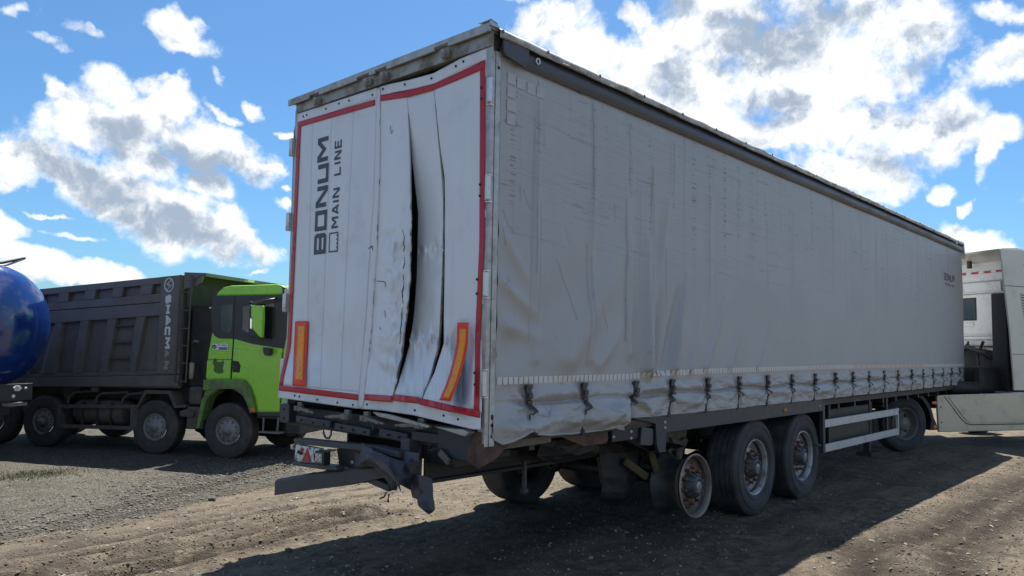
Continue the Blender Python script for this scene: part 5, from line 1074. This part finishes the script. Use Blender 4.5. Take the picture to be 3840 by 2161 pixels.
# emblem and word: u runs along the truck, v up
ks = lambda u, v, h: (u, -.009-h, v)
em = MB(); ang = np.linspace(0, 2*math.pi, 33); ribbon(em, [(-1.61+.108*math.cos(t), 3.645+.145*math.sin(t)) for t in ang], .022, ks, 0, .003, True)
for dx_ in (0, .0):
    ribbon(em, [(-1.56, 3.75), (-1.66, 3.66), (-1.60, 3.655), (-1.60, 3.62)], .035, ks, 0, .003); ribbon(em, [(-1.66, 3.54), (-1.555, 3.63), (-1.615, 3.635), (-1.615, 3.67)], .035, ks, 0, .0034)
em.build('emblem', M_decal, body)
kw = lambda u, v, h: (-1.69+v, -.009-h, 3.44-u)     # word reads downwards
def kword(txt, starts, mat, hh, lean=0):
    m = MB()
    for ch, (u0, ww) in zip(txt, starts):
        write(m, ch, u0, .01+.045*u0/1.6, hh, ww, 0, .050, kw, 0, .003)
    return m.build('lettering', mat, body)
kword('SHACM', [(.01, .19), (.225, .20), (.445, .24), (.70, .21), (.93, .25)], M_decal, .145)
kword('A', [(1.20, .17)], M_decald, .13)
kword('N', [(1.44, .18)], M_decald, .13)
# chassis, dark fillers added beneath, tank, mudguards
MB().box((-7.0, .75, .95), (1.2, .9, 1.2)).box((-7.0, 1.7, .95), (1.2, 1.85, 1.2)).build('chassis_rail', M_tdark, K)
MB().box((-4.4, .95, .45), (-2.2, 1.7, 1.2)).build('gearbox', M_tdark, K, bevel=.05)
MB().box((-7.0, .3, 1.12), (-.6, 2.4, 1.47)).build('underbed_filler', M_tdark, K)  # dark filler added to close the bright gap below the body
MB().box((-4.5, 1.95, .30), (-.9, 2.45, 1.15)).build('fuel_tank', M_tdark, K, bevel=.08)  # far-side dark box, added to hide the sunlit ground behind
MB().box((-7.0, 1.0, .4), (-4.4, 1.6, 1.0)).build('drive_axle_filler', M_tdark, K, bevel=.1)  # dark block added to keep the space under the truck dark
MB().box((-1.6, 1.0, .35), (.8, 1.6, 1.0)).build('front_axle_filler', M_tdark, K, bevel=.1)  # added dark mass that blocks the view through below the cab
MB().box((-.5, .7, .95), (1.3, 2.2, 1.7)).build('engine', M_tdark, K, bevel=.1)
gb = MB(); gb.prism([(-4.38, .965), (-2.30, 1.035), (-2.30, .955), (-4.38, .885)], 1, -.02, .04); gb.prism([(-4.36, .53), (-2.27, .57), (-2.27, .49), (-4.36, .45)], 1, -.02, .04)
gb.prism([(-4.38, .53), (-4.28, .53), (-4.28, .89), (-4.38, .89)], 1, -.018, .04); gb.prism([(-2.42, .56), (-2.28, .57), (-2.29, .96), (-2.42, .96)], 1, -.018, .04); gb.build('side_guard_frame', M_tdirt, K, bevel=.006)
MB().box((-2.30, -.02, .49), (-2.24, .5, 1.03)).build('side_guard_end', M_tdirt, K, bevel=.01)
tk = MB().lathe([(0, .01), (.02, .24), (.06, .28), (1.30, .28), (1.34, .24), (1.36, .01)], 28, 0, c=(-4.05, .32, .82)); tk.build('fuel_tank', M_tdirt, K)
for s_ in (-3.75, -3.35, -3.0): MB().box((s_, .03, .5), (s_+.05, .08, 1.05)).build('tank_band', M_tdark, K)
for (a, b_) in ((-4.2, -3.5), (-3.45, -2.6), (-2.75, -2.2)):
    MB().tube([(a, .1, 1.0), (a+.03, .1, 1.15), (a+.15, .1, 1.24), (b_, .1, 1.29)], .03, 8).build('air_pipe', M_tdirt, K)
MB().box((-3.50, .0, 1.27), (-3.35, .1, 1.38)).build('pipe_bracket', M_tdirt, K, bevel=.01)
MB().prism([(-4.45, 1.36), (-4.46, 1.25), (-4.35, .98), (-3.95, 1.36)], 1, .2, .25).build('mudguard_stay', M_tdirt, K)
mg = MB(); mg.prism([(-2.34, .86), (-2.30, .86), (-2.03, 1.28), (-1.47, 1.29), (-1.31, 1.0), (-1.03, 1.02), (-1.02, 1.075), (-1.25, 1.06), (-1.42, 1.36), (-2.07, 1.36)], 1, -.03, .45); mg.build('mudguard', M_tdirt, K, bevel=.006)
MB().prism([(-2.34, .86), (-2.28, .86), (-2.12, .2), (-2.36, .18)], 1, .05, .40).build('mudflap', M_tdark, K)
MB().box((-1.03, .05, 1.08), (-.70, .45, 1.46)).build('air_filter', M_tdirt, K, bevel=.05)
MB().box((-1.01, .0, .58), (-.62, .35, 1.04)).build('battery_box', M_tdirt, K, bevel=.02)
MB().prism([(-1.15, .94), (-1.0, .99), (-.78, .94), (-.82, .82), (-1.12, .84)], 1, -.06, .0).build('battery_bracket', M_tdirt, K, bevel=.01)
MB().box((-1.2, .25, 1.45), (-.62, 2.4, 3.2)).build('intake_stack', M_tdark, K, bevel=.03)
MB().tube([(-.98, .05, 1.9), (-.99, .05, 2.4), (-.93, .05, 2.44), (-.86, .08, 2.42)], .03, 8).build('exhaust_pipe', M_dust, K)
MB().lathe([(0, .02), (.01, .05), (.35, .055), (.36, .02)], 14, 2, c=(-.98, .05, 1.62)).build('filter_canister', M_decald, K)
# cab
cab = empty('cab', parent=K)
CP = [(-.58, 1.42), (-.60, 1.75), (-.575, 2.2), (-.50, 2.66), (-.53, 2.9), (-.545, 3.12), (-.50, 3.40), (1.22, 3.42), (1.34, 3.1), (1.43, 2.5), (1.47, 1.9), (1.46, 1.0), (.66, .96), (.60, 1.22), (.50, 1.45), (.36, 1.58), (.10, 1.63), (-.3, 1.60), (-.5, 1.5)]
MB().prism(CP, 1, .02, 2.35).build('cab_shell', M_green, cab, bevel=.03)
RP = [(-.47, 3.40), (-.42, 3.50), (-.30, 3.59), (-.1, 3.63), (1.0, 3.655), (1.14, 3.63), (1.17, 3.44), (1.1, 3.425)]
MB().prism(RP, 1, .04, 2.33).build('roof', M_green, cab, bevel=.035)
MB().prism([(1.15, 3.62), (1.22, 3.58), (1.34, 3.1), (1.30, 2.6), (1.22, 2.3), (1.16, 2.36)], 1, .005, .06).build('front_pillar', M_plastic, cab, bevel=.01)
BP = [(-.505, 3.37), (-.545, 3.10), (-.50, 2.75), (-.47, 2.62), (-.42, 2.55), (-.30, 2.50), (0.02, 2.50), (.1, 2.49), (.48, 2.40), (1.24, 2.31), (1.28, 2.6), (1.27, 3.0), (1.20, 3.42), (1.15, 3.43), (-.3, 3.41), (-.47, 3.41)]
MB().prism(BP, 1, .004, .05).build('window_surround', M_plastic, cab, bevel=.006)
def pane(poly, y0=-.003): return MB().prism(poly, 1, y0, y0+.006).build('window_pane', M_glass, cab, bevel=.0)
pane([(-.28, 3.22), (0.0, 3.23), (-.005, 2.70), (-.03, 2.63), (-.20, 2.62), (-.27, 2.72)]); pane([(.24, 3.19), (.98, 3.25), (1.02, 2.50), (.55, 2.57), (.25, 2.69)])
MB().prism([(-.22, 3.18), (-.06, 3.19), (-.04, 2.70), (-.17, 2.70), (-.25, 2.85)], 1, .055, .075).build('cab_curtain', pmat('grey_fabric', (.42, .42, .40), .9, var=.3, vs=12), cab)
MB().prism([(.35, 2.62), (.62, 2.58), (.60, 3.0), (.40, 3.02)], 1, .055, .08).build('head_rest', pmat('seat_cloth', (.12, .12, .13), .9, var=.2), cab)
MB().prism([(.02, 3.40), (.035, 3.40), (.045, 2.5), (.03, 1.9), (.03, 1.66), (.015, 1.66), (.015, 1.9), (.03, 2.5)], 1, -.001, .03).build('door_gap', M_seal, cab)
MB().prism([(-.58, 2.05), (.03, 2.07), (.03, 2.058), (-.58, 2.038)], 1, .012, .025).build('panel_gap', M_seal, cab)
MB().prism([(-.585, 1.66), (-.575, 2.03), (.0, 2.045), (.0, 1.66)], 1, .008, .03).build('side_locker_lid', M_green, cab, bevel=.004)
MB().prism([(1.21, 2.30), (1.225, 2.30), (1.225, .98), (1.21, .98)], 1, .010, .03).build('panel_gap', M_seal, cab)
MB().prism([(.06, 2.30), (1.19, 2.22), (1.20, 1.02), (.72, 1.02), (.66, 1.28), (.55, 1.50), (.40, 1.66), (.06, 1.70)], 1, -.004, .03).build('door', M_green, cab, bevel=.006)
MB().prism([(.05, 2.04), (.20, 2.03), (.25, 1.93), (.23, 1.79), (.06, 1.80)], 1, -.008, .02).build('handle_recess', M_seal, cab, bevel=.006)
MB().prism([(.05, 1.90), (.12, 1.93), (.20, 1.92), (.20, 1.87), (.06, 1.86)], 1, -.020, -.006).build('door_handle', M_plastic, cab, bevel=.006)
MB().prism([(.84, 2.33), (1.0, 2.31), (1.0, 2.22), (.97, 2.16), (.88, 2.17), (.85, 2.24)], 1, -.14, .0).build('lower_mirror_arm', M_plastic, cab, bevel=.01)
# mirror housing: green shell, dark arms, glass
mi = MB(); mi.prism([(.60, 3.20), (.86, 3.19), (.875, 2.9), (.87, 2.52), (.80, 2.56), (.62, 2.74)], 1, -.26, -.14); mir = mi.build('wing_mirror', M_green, cab, bevel=.02)
MB().prism([(.555, 3.21), (.61, 3.20), (.63, 2.74), (.80, 2.56), (.87, 2.50), (.60, 2.54), (.55, 2.60)], 1, -.25, -.13).build('mirror_back', M_plastic, mir, bevel=.02)
MB().prism([(.60, 2.93), (.64, 2.90), (.64, 2.70), (.61, 2.73)], 1, -.267, -.261).build('mirror_glass', pmat('mirror_silver', (.8, .8, .8), .05, 1), mir)
MB().tube([(.95, -.0, 3.36), (1.05, -.1, 3.34), (.85, -.2, 3.29), (.62, -.2, 3.24), (.60, -.2, 3.18)], .022, 8).build('mirror_arm', M_plastic, mir)
MB().tube([(.45, -.0, 3.20), (.5, -.12, 3.26), (.62, -.2, 3.23)], .03, 8).build('mirror_arm', M_plastic, mir)
# wheel arch and step
def band(outer, inner, y0, y1, name, mat, bev=.01):
    m = MB(); n = len(outer); V = [(a, y, b_) for y in (y0, y1) for a, b_ in outer]+[(a, y, b_) for y in (y0, y1) for a, b_ in inner]; F = []
    for i in range(n-1):
        F += [(i, i+1, 2*n+i+1, 2*n+i), (n+i, 3*n+i, 3*n+i+1, n+i+1), (i, n+i, n+i+1, i+1), (2*n+i, 2*n+i+1, 3*n+i+1, 3*n+i)]
    F += [(0, 2*n, 3*n, n), (n-1, 2*n-1, 4*n-1, 3*n-1)]
    m.add(V, F); return m.build(name, mat, cab, bevel=bev)
band([(-.60, 1.62), (-.2, 1.65), (.1, 1.66), (.36, 1.64), (.48, 1.53), (.58, 1.32), (.68, .98)], [(-.60, 1.40), (-.25, 1.43), (.05, 1.45), (.22, 1.44), (.36, 1.36), (.47, 1.20), (.57, .99)], -.06, .30, 'wheel_arch', M_dgreen)
band([(-.57, 1.44), (-.36, 1.43), (-.25, 1.40)], [(-.60, 1.28), (-.42, 1.30), (-.30, 1.38)], -.02, .28, 'wheel_arch_liner', M_dgreen)
band([(-.28, 1.425), (-.42, 1.33), (-.53, 1.15), (-.60, .85), (-.66, .60)], [(-.34, 1.43), (-.52, 1.36), (-.63, 1.2), (-.68, .9), (-.73, .59)], -.05, .26, 'rear_mudguard', M_dgreen)
band([(.15, 1.455), (.22, 1.445), (.36, 1.37), (.48, 1.2), (.57, .99)], [(.12, 1.42), (.20, 1.40), (.33, 1.32), (.44, 1.16), (.52, .95)], -.02, .28, 'arch_lip', M_trim)
MB().box((.56, -.065, 1.01), (.66, -.055, 1.08)).build('arch_marker_lamp', M_amber, cab, bevel=.004)
MB().box((.66, .03, .86), (1.30, .2, .97)).build('step_housing', M_tdark, cab, bevel=.01)
st = MB(); st.tube([(.83, .02, .88), (.84, .0, .60)], .02, 8); st.tube([(1.17, .02, .90), (1.17, .0, .62)], .02, 8); st.box((.77, -.06, .57), (1.26, .14, .605)); st.build('cab_step', M_trim, cab, bevel=.004)
MB().box((1.28, .1, .55), (1.62, 2.3, 1.0)).build('front_bumper', M_tdark, cab, bevel=.03)
MB().prism([(.66, .99), (1.45, 1.01), (1.45, .93), (.7, .90)], 1, .0, .1).build('sill', M_plastic, cab, bevel=.01)
# sticker with its text and the animal sticker
stk = MB().prism([(-.46, 2.385), (-.10, 2.395), (-.08, 2.38), (-.085, 2.245), (-.44, 2.26)], 1, .004, .016).build('door_sticker', M_label, cab)
kf = lambda u, v, h: (u, .0035-h, v)
m = MB(); m.prism([(-.30, 2.315), (-.10, 2.315), (-.10, 2.262), (-.30, 2.266)], 1, .0025, .004); m.prism([(-.475, 2.32), (-.41, 2.375), (-.35, 2.32), (-.405, 2.265)], 1, .0025, .004); write(m, 'M7 TRUCK', -.33, 2.345, .026, .022, .006, .0055, kf, .001, .002); m.build('sticker_print', M_tear, stk)
m = MB(); write(m, '8 800 555 99 36', -.292, 2.279, .022, .0095, .003, .003, lambda u, v, h: (u, .0018-h, v), 0, .0008)
for q in (0, .014, .028): ribbon(m, [(-.44, 2.315-q), (-.41, 2.335-q), (-.385, 2.318-q)], .005, kf, .001, .002)
m.build('sticker_print', M_label, stk)
MB().prism([(-.44, 1.98), (-.41, 2.07), (-.37, 2.08), (-.33, 2.01), (-.25, 2.0), (-.18, 2.04), (-.15, 1.98), (-.19, 1.90), (-.16, 1.80), (-.22, 1.76), (-.34, 1.77), (-.41, 1.82), (-.39, 1.9)], 1, .003, .009).build('animal_sticker', M_bear, cab)
m = MB(); ribbon(m, [(-.17, 1.83), (-.13, 1.93), (-.16, 1.97), (-.10, 2.03), (-.13, 2.06)], .008, lambda u, v, h: (u, .003-h, v), 0, .002); m.build('animal_sticker', M_label, cab)
MB().box((-.57, -.02, 3.135), (-.53, .02, 3.16)).build('marker_lamp', M_white, cab, bevel=.004)
MB().box((1.20, .0, 3.25), (1.29, .06, 3.55)).build('marker_panel', M_white, cab, bevel=.01)
MB().box((1.22, -.03, 2.02), (1.30, .0, 2.06)).build('front_handle', M_trim, cab, bevel=.004)
# truck wheels: steel discs with ten holes
def truck_wheel(Ro=.575, w=.32):
    t = empty('wheel', parent=K); tyre_mesh(Ro, w, .285).build('tyre', pmat('dusty_tyre_rubber', (.05, .046, .043), .8, var=.3, vs=5, dirt=((.10, .085, .07), .7, 3, .42, .68), bump=.2), t, loc=(0, w/2, 0))
    m = MB(); m.lathe([(.010, .29), (.0, .282), (.012, .272), (.05, .262), (.06, .245), (.035, .235), (.02, .20), (.02, .10), (.0, .085), (-.045, .078), (-.05, .0005)], 48, 1); rim = m.build('rim', pmat('dusty_grey_rim', (.26, .25, .235), .6, .2, var=.15, vs=8, dirt=((.12, .105, .09), .7, 5, .45, .66)), t)
    h0_ = None
    for k in range(10):
        a = k*math.pi/5
        if h0_ is None: o = h0_ = MB().lathe([(-.002, .0005), (-.002, .015), (.004, .020)], 12, 1).build('wheel_nut', M_tdark, t)
        else: o = inst(h0_, t)
        o.location = (.198*math.cos(a), .018, .198*math.sin(a))
    return t
kw1 = truck_wheel(); kw1.location = (0, .0, .575); kw1.rotation_euler = (0, .2, R(0))
for k, s_ in enumerate((-1.80, -4.78, -6.18)):
    copy_tree(kw1, K, (s_, .0 if k == 0 else .02, .575+.02*k*0), (0, .4*k, 0))
for s_ in (0, -1.8, -4.78, -6.18): copy_tree(kw1, K, (s_, 2.4, .575), (0, 0, math.pi)); MB().tube([(s_, .3, .57), (s_, 2.1, .57)], .09, 10).build('axle', M_tdark, K)
m = MB(); m.lathe([(-.06, .0005), (-.05, .09), (.0, .14), (.03, .16)], 24, 1); c0 = m.build('hub_reduction', M_tdirt, K); c0.location = (-4.78, .03, .575); inst(c0, K, (-6.18, .03, .575))

# ================================================================== TRACTOR UNIT (origin: ground under its rear right tyre, x forward, y left)
Q = empty('tractor_unit', (11.35, .5, 0), R(-30)); tag(Q, 'cream sleeper-cab tractor unit coupled to the front end of the silver trailer', 'truck')
def qp(name, poly, y0, y1, mat=M_cream, bev=.01, par=None): return MB().prism(poly, 1, y0, y1).build(name, mat, par or Q, bevel=bev)
# frame and fifth wheel
MB().box((-1.3, .85, .70), (5.0, .97, .95)).box((-1.3, 1.55, .70), (5.0, 1.67, .95)).build('chassis_rail', M_black, Q)
MB().box((.1, .9, .98), (1.1, 1.65, 1.10)).build('fifth_wheel', M_black, Q, bevel=.03)
MB().box((-.6, .3, .98), (3.0, 2.2, 1.0)).build('deck_plate', M_black, Q)
for j, s_ in enumerate((1.35, 1.6, 1.85)): MB().tube([(s_, 1.1+.1*j, 1.0), (s_+.1, 1.2, 1.3), (s_+.4, 1.25, 1.5), (2.9, 1.3, 1.75)], .02, 8).build('air_line', M_yellow if j == 1 else M_black, Q)
# drive wheel with inset disc
def drive_wheel():
    t = empty('wheel', parent=Q); tyre_mesh(.50, .30, .285).build('tyre', M_rubber, t, loc=(0, .15, 0))
    m = MB(); m.lathe([(.01, .292), (.0, .285), (.01, .278), (.06, .266), (.13, .25), (.15, .235), (.155, .15), (.13, .12), (.03, .11), (.02, .0005)], 48, 1); m.build('rim', pmat('dusty_drive_rim', (.2, .19, .17), .6, .2, var=.2, vs=8), t)
    h0_ = None
    for k in range(8):
        a = k*math.pi/4
        if h0_ is None: o = h0_ = MB().lathe([(.0, .0005), (.0, .030), (.004, .033)], 14, 1).build('hand_hole', M_seal, t)
        else: o = inst(h0_, t)
        o.location = (.195*math.cos(a), .148, .195*math.sin(a))
    return t
dw = drive_wheel(); dw.location = (.03, .0, .50)
copy_tree(dw, Q, (.03, 2.5, .50), (0, 0, math.pi)); copy_tree(dw, Q, (4.3, .05, .50), (0, 0, 0)); copy_tree(dw, Q, (4.3, 2.45, .50), (0, 0, math.pi))
MB().tube([(.03, .3, .5), (.03, 2.2, .5)], .09, 10).tube([(4.3, .3, .5), (4.3, 2.2, .5)], .07, 10).build('axle', M_black, Q)
def arc(cx_, cz_, r, a0, a1, n): return [(cx_+r*math.cos(R(a)), cz_+r*math.sin(R(a))) for a in np.linspace(a0, a1, n)]
oa = arc(.03, .50, .64, 150, 10, 18)+[(.72, .50), (.76, .38)]; ia = arc(.03, .50, .57, 150, 14, 18)+[(.60, .52), (.56, .38)]
m = MB(); n = len(oa); V = [(a, y, b_) for y in (-.02, .45) for a, b_ in oa]+[(a, y, b_) for y in (-.02, .45) for a, b_ in ia]; F = []
for i in range(n-1): F += [(i, i+1, 2*n+i+1, 2*n+i), (n+i, 3*n+i, 3*n+i+1, n+i+1), (i, n+i, n+i+1, i+1), (2*n+i, 2*n+i+1, 3*n+i+1, 3*n+i)]
F += [(0, 2*n, 3*n, n), (n-1, 2*n-1, 4*n-1, 3*n-1)]; m.add(V, F); m.build('drive_mudguard', M_black, Q, bevel=.006)
MB().box((.62, -.035, .855), (.73, -.02, .905)).build('mudguard_lamp', M_amber, Q, bevel=.004); MB().lathe([(-.015, .0005), (-.014, .03), (0, .04)], 16, 1, c=(.68, -.02, .43)).build('mudguard_reflector', M_amber, Q)
MB().prism([(-.62, .75), (-.56, .75), (-.50, .22), (-.64, .20)], 1, .05, .42).build('mudflap', M_rubber, Q)
# side fairing with its pressed S line
qp('side_fairing', [(.75, 1.0), (.78, .34), (3.9, .34), (3.9, 1.06), (2.9, 1.06), (.8, 1.015)], -.02, .03, M_cream, .015)
MB().prism([(2.6, 1.03), (3.9, 1.05), (3.9, 1.09), (2.6, 1.065)], 1, .0, .9).build('fairing_top', M_cream, Q, bevel=.01)
m = MB(); sl = lambda x0: [(x0, 1.0), (x0+.10, .93), (x0+.30, .72), (x0+.42, .60), (x0+.52, .56), (x0+.75, .52), (x0+1.1, .505), (x0+3.0, .50)]
fq = lambda u, v, h: (u, -.0205-h, v)
ribbon(m, [(a, b_) for a, b_ in [(.92, .99), (1.10, .80), (1.30, .58), (1.42, .49), (1.55, .465), (3.9, .46)]], .018, fq, 0, .001); m.build('fairing_seam', M_seal, Q)
qp('fairing_relief', [(1.2, 1.0), (1.42, .79), (1.55, .69), (1.70, .655), (3.88, .65), (3.88, .49), (1.56, .495), (1.44, .53), (1.32, .64), (1.0, .985)], -.032, -.019, M_cream, .012)
bt2 = MB().lathe([(-.004, .0005), (-.004, .014), (0, .014)], 12, 1).build('fairing_bolt', M_seal, Q); bt2.location = (.83, -.021, .80); inst(bt2, Q, (.84, -.021, .52))
# cab: back wall recessed between side extensions
qc = empty('cab', parent=Q)
XB = 3.1
MB().box((XB, .12, 1.95), (5.6, 2.40, 3.30)).build('cab_shell', M_cabw, qc, bevel=.03)
MB().box((XB+.02, .16, 3.30), (5.4, 2.34, 3.84)).build('high_roof', M_cabw, qc, bevel=.03)
def bw(name, y0, y1, z0, z1, mat, d=.015, bev=.012): return MB().box((XB-d, y0, z0), (XB+.01, y1, z1)).build(name, mat, qc, bevel=bev)
bw('back_panel', .55, 2.30, 2.16, 3.04, M_cabw, .03, .02); bw('back_lower_panel', .62, 2.28, 2.20, 2.34, M_cabw, .045, .01); bw('back_emboss', 1.20, 1.75, 2.36, 2.46, M_cabw, .045, .012)
rw = MB().box((XB-.05, 1.16, 2.52), (XB-.028, 1.50, 2.94)).build('rear_window', M_glassd, qc, bevel=.02)
MB().box((XB-.042, 1.13, 2.49), (XB-.026, 1.53, 2.97)).build('window_rubber', M_seal, rw, bevel=.03)
bw('back_top_band', .55, 2.30, 3.08, 3.28, M_cabw, .04, .015); bw('back_emboss', 1.42, 2.1, 3.10, 3.24, M_cabw, .055, .012); bw('back_emboss', .62, 1.30, 3.12, 3.16, M_cabw, .05, .006)
bw('gutter_ledge', .50, 2.32, 3.055, 3.08, M_cabw, .07, .006)
bw('back_base_ledge', .5, 2.3, 2.09, 2.15, M_cabw, .05, .01)
mk_ = MB().box((XB-.024+.02, -.075, -.022), (XB-.016+.02, .075, .022)); mk0 = mk_.build('red_marking', M_red, qc); mk0.location = (0, 1.17, 3.49)
for y_ in (.87, .60, 1.47, 1.76): inst(mk0, qc, (0, y_, 3.49))
mk1 = MB().box((XB-.024+.02, -.055, -.018), (XB-.0165+.02, .055, .018)).build('white_marking', M_label, qc); mk1.location = (0, 1.02, 3.49)
for y_ in (.735, 1.32, 1.62): inst(mk1, qc, (0, y_, 3.49))
# roof fairing: slants up and back over the wall
m = MB(); m.prism([(2.50, 3.86), (2.9, 3.88), (4.2, 3.72), (5.2, 3.3), (5.2, 3.26), (2.60, 3.80), (2.50, 3.82)], 1, .03, 2.45); m.build('roof_fairing', M_cabc, qc, bevel=.01)
MB().box((2.92, 1.12, 3.58), (2.97, 1.20, 3.84)).build('fairing_strut', M_tdark, qc)
# side extension of the cab
qp('side_extension', [(2.42, 3.84), (2.50, 3.12), (2.60, 2.2), (2.66, 1.10), (3.25, 1.10), (3.25, 3.1), (3.3, 3.84)], .0, .035, M_cabc, .012, qc)
qp('side_extension', [(2.42, 3.84), (2.60, 2.2), (2.66, 1.10), (3.2, 1.10), (3.2, 3.84)], 2.44, 2.475, M_cabc, .012, qc)
qp('cab_side', [(3.26, 1.1), (5.7, 1.1), (5.7, 2.6), (5.3, 3.7), (3.31, 3.84), (3.26, 3.1)], .008, .12, M_cabc, .02, qc)
qp('extension_seam', [(2.51, 3.125), (5.4, 3.12), (5.4, 3.11), (2.51, 3.113)], -.002, .01, M_seal, 0, qc)
qp('extension_seam', [(2.63, 1.80), (3.25, 1.80), (3.25, 1.79), (2.63, 1.79)], -.002, .01, M_seal, 0, qc)
# louvres
lv = MB().prism([(0, 0), (.17, -.02), (.17, -.006), (0, .014)], 1, -.006, .004).build('louvre', M_seal, qc)
for k in range(16):
    o = lv if k == 0 else inst(lv, qc); o.location = (2.90+.008*k, 0, 2.95-.053*k)
MB().prism([(2.87, 2.99), (3.10, 2.99), (3.20, 2.10), (3.02, 2.12)], 1, -.002, .006).build('louvre_panel', M_cream, qc, bevel=.002)
MB().prism([(3.0, 3.55), (3.4, 3.57), (3.38, 3.53), (3.02, 3.52)], 1, -.004, .01).build('roof_slot', M_seal, qc, bevel=.002)
for k_, (y_, r_) in enumerate(((.9, .03), (1.25, .022), (1.6, .03), (1.95, .02))): MB().tube([(2.96, y_, 2.05), (2.85, y_+.05, 1.75), (2.7, y_-.1, 1.35), (2.4, y_-.05, 1.05)], r_, 8).build('coiled_hose', (M_tdark, M_yellow, M_trim, M_tdark)[k_], Q)
MB().lathe([(0, .01), (.02, .1), (.05, .13), (.75, .13), (.78, .1), (.8, .01)], 20, 0, c=(1.5, .45, 1.12)).build('air_reservoir', M_tdark, Q)
MB().box((1.2, 1.3, 1.0), (1.7, 1.9, 1.28)).build('battery_box', M_tdark, Q, bevel=.02)
MB().beam((2.75, .5, 1.0), (2.75, 2.2, 1.0), .05, .08).build('deck_rail', M_trim, Q)
# dark gap, engine and exhaust below the back wall
MB().box((2.70, .15, 1.0), (3.05, .48, 3.0)).build('snorkel', M_tdark, qc, bevel=.02)
MB().box((3.0, .5, 1.0), (4.5, 2.1, 1.95)).build('engine', M_tdark, qc, bevel=.06)
MB().box((2.2, .35, 1.0), (2.9, 1.0, 1.55)).build('exhaust_silencer', M_tdark, qc, bevel=.1)
MB().tube([(2.85, .6, 1.7), (2.75, .7, 1.8), (2.8, 1.1, 1.92), (2.9, 1.5, 1.9)], .05, 10).build('intake_hose', M_tdark, qc)
MB().lathe([(0, .02), (.01, .05), (.05, .05), (.06, .02)], 14, 0, c=(2.95, 1.3, 1.98)).build('work_lamp', M_white, qc)
MB().prism([(2.15, 1.90), (1.0, 1.94), (.6, 1.90), (.45, 1.70), (.50, 1.66), (.68, 1.85), (1.0, 1.89), (2.15, 1.86)], 0, 2.98, 3.1).build('rear_cab_mount', M_cream, qc, bevel=.01)

# ================================================================== BLUE TANKER
TKc = np.array([.12, 13.28]); TKa = 110.
B = empty('tank_truck', (float(TKc[0]), float(TKc[1]), -.66), R(TKa)); tag(B, 'glossy blue tank with a rounded end, parked before the dump truck body', 'tank truck')
rr = 1.16; zc0 = 2.66
prof = [(-.46+.46*(1-math.cos(t)), rr*math.sin(t)) for t in np.linspace(0.0005, math.pi/2, 22)]
prof = [(x_, r_) for x_, r_ in prof]+[(5.5, rr), (5.9, .8), (6.0, .001)]
tank = MB().lathe(prof, 96, 0, c=(0, 0, zc0)).build('tank', M_blue, B)
MB().lathe([(-.01, rr+.004), (.0, rr+.010), (.03, rr+.010), (.04, rr+.004)], 96, 0, c=(0, 0, zc0)).build('weld_band', M_blue, tank)
MB().box((.1, -.55, .95), (5.5, -.35, 1.7)).box((.1, .35, .95), (5.5, .55, 1.7)).build('chassis_rail', M_black, B)
pl_ = MB().box((-.50, -.56, 1.26), (-.42, .70, 1.58)).build('rear_light_panel', M_plastic, B, bevel=.01)
wlm = MB().prism([(-.09, 0), (-.05, .05), (.02, .055), (.07, .02), (.03, -.05), (-.05, -.05)], 0, -.53, -.50).build('panel_lamp', M_white, pl_, bevel=.006)
wlm.location = (0, -.24, 1.49)
for (y_, z_, r_) in ((-.42, 1.49, .028), (-.20, 1.35, .040), (.3, 1.45, .04)): MB().lathe([(-.51, .0005), (-.51, r_*.8), (-.49, r_)], 14, 0, c=(0, y_, z_)).build('panel_lamp', M_white, pl_)
MB().box((-.52, -.46, 1.16), (-.3, -.12, 1.22)).build('plate_holder', M_trim, B, bevel=.01)
# label with lines of print
lb = MB().box((-.405, .145, 2.20), (-.395, .40, 2.56)).build('label', M_label, tank)
for z_, h_ in ((2.47, .03), (2.40, .008), (2.37, .008), (2.28, .05), (2.24, .01)): MB().box((-.409, .165, z_), (-.4045, .38, z_+h_)).build('label_print', M_tear, lb)
# long arm on top
m = MB(); m.tube([(.4, .9, zc0+1.02), (.1, -.2, zc0+1.22), (.05, -.62, zc0+1.36)], .026, 8); m.build('hatch_arm', M_black, B)
m = MB(); m.tube([(.1, .1, zc0+1.12), (.07, -.30, zc0+1.19), (.05, -.60, zc0+1.34)], .02, 8); m.build('hatch_arm', M_gal, B)
for s_ in (1.6, 2.95, 4.3):
    for y_ in (-1.05, 1.05):
        w = empty('wheel', parent=B); w.location = (s_, y_, .52); w.rotation_euler = (0, 0, 0 if y_ < 0 else math.pi)
        tyre_mesh(.52, .36, .29).build('tyre', M_rubber, w, loc=(0, .18, 0)); MB().lathe([(.01, .295), (.02, .27), (.1, .25), (.1, .14), (.0, .12), (.0, .0005)], 32, 1).build('rim', M_rim, w)
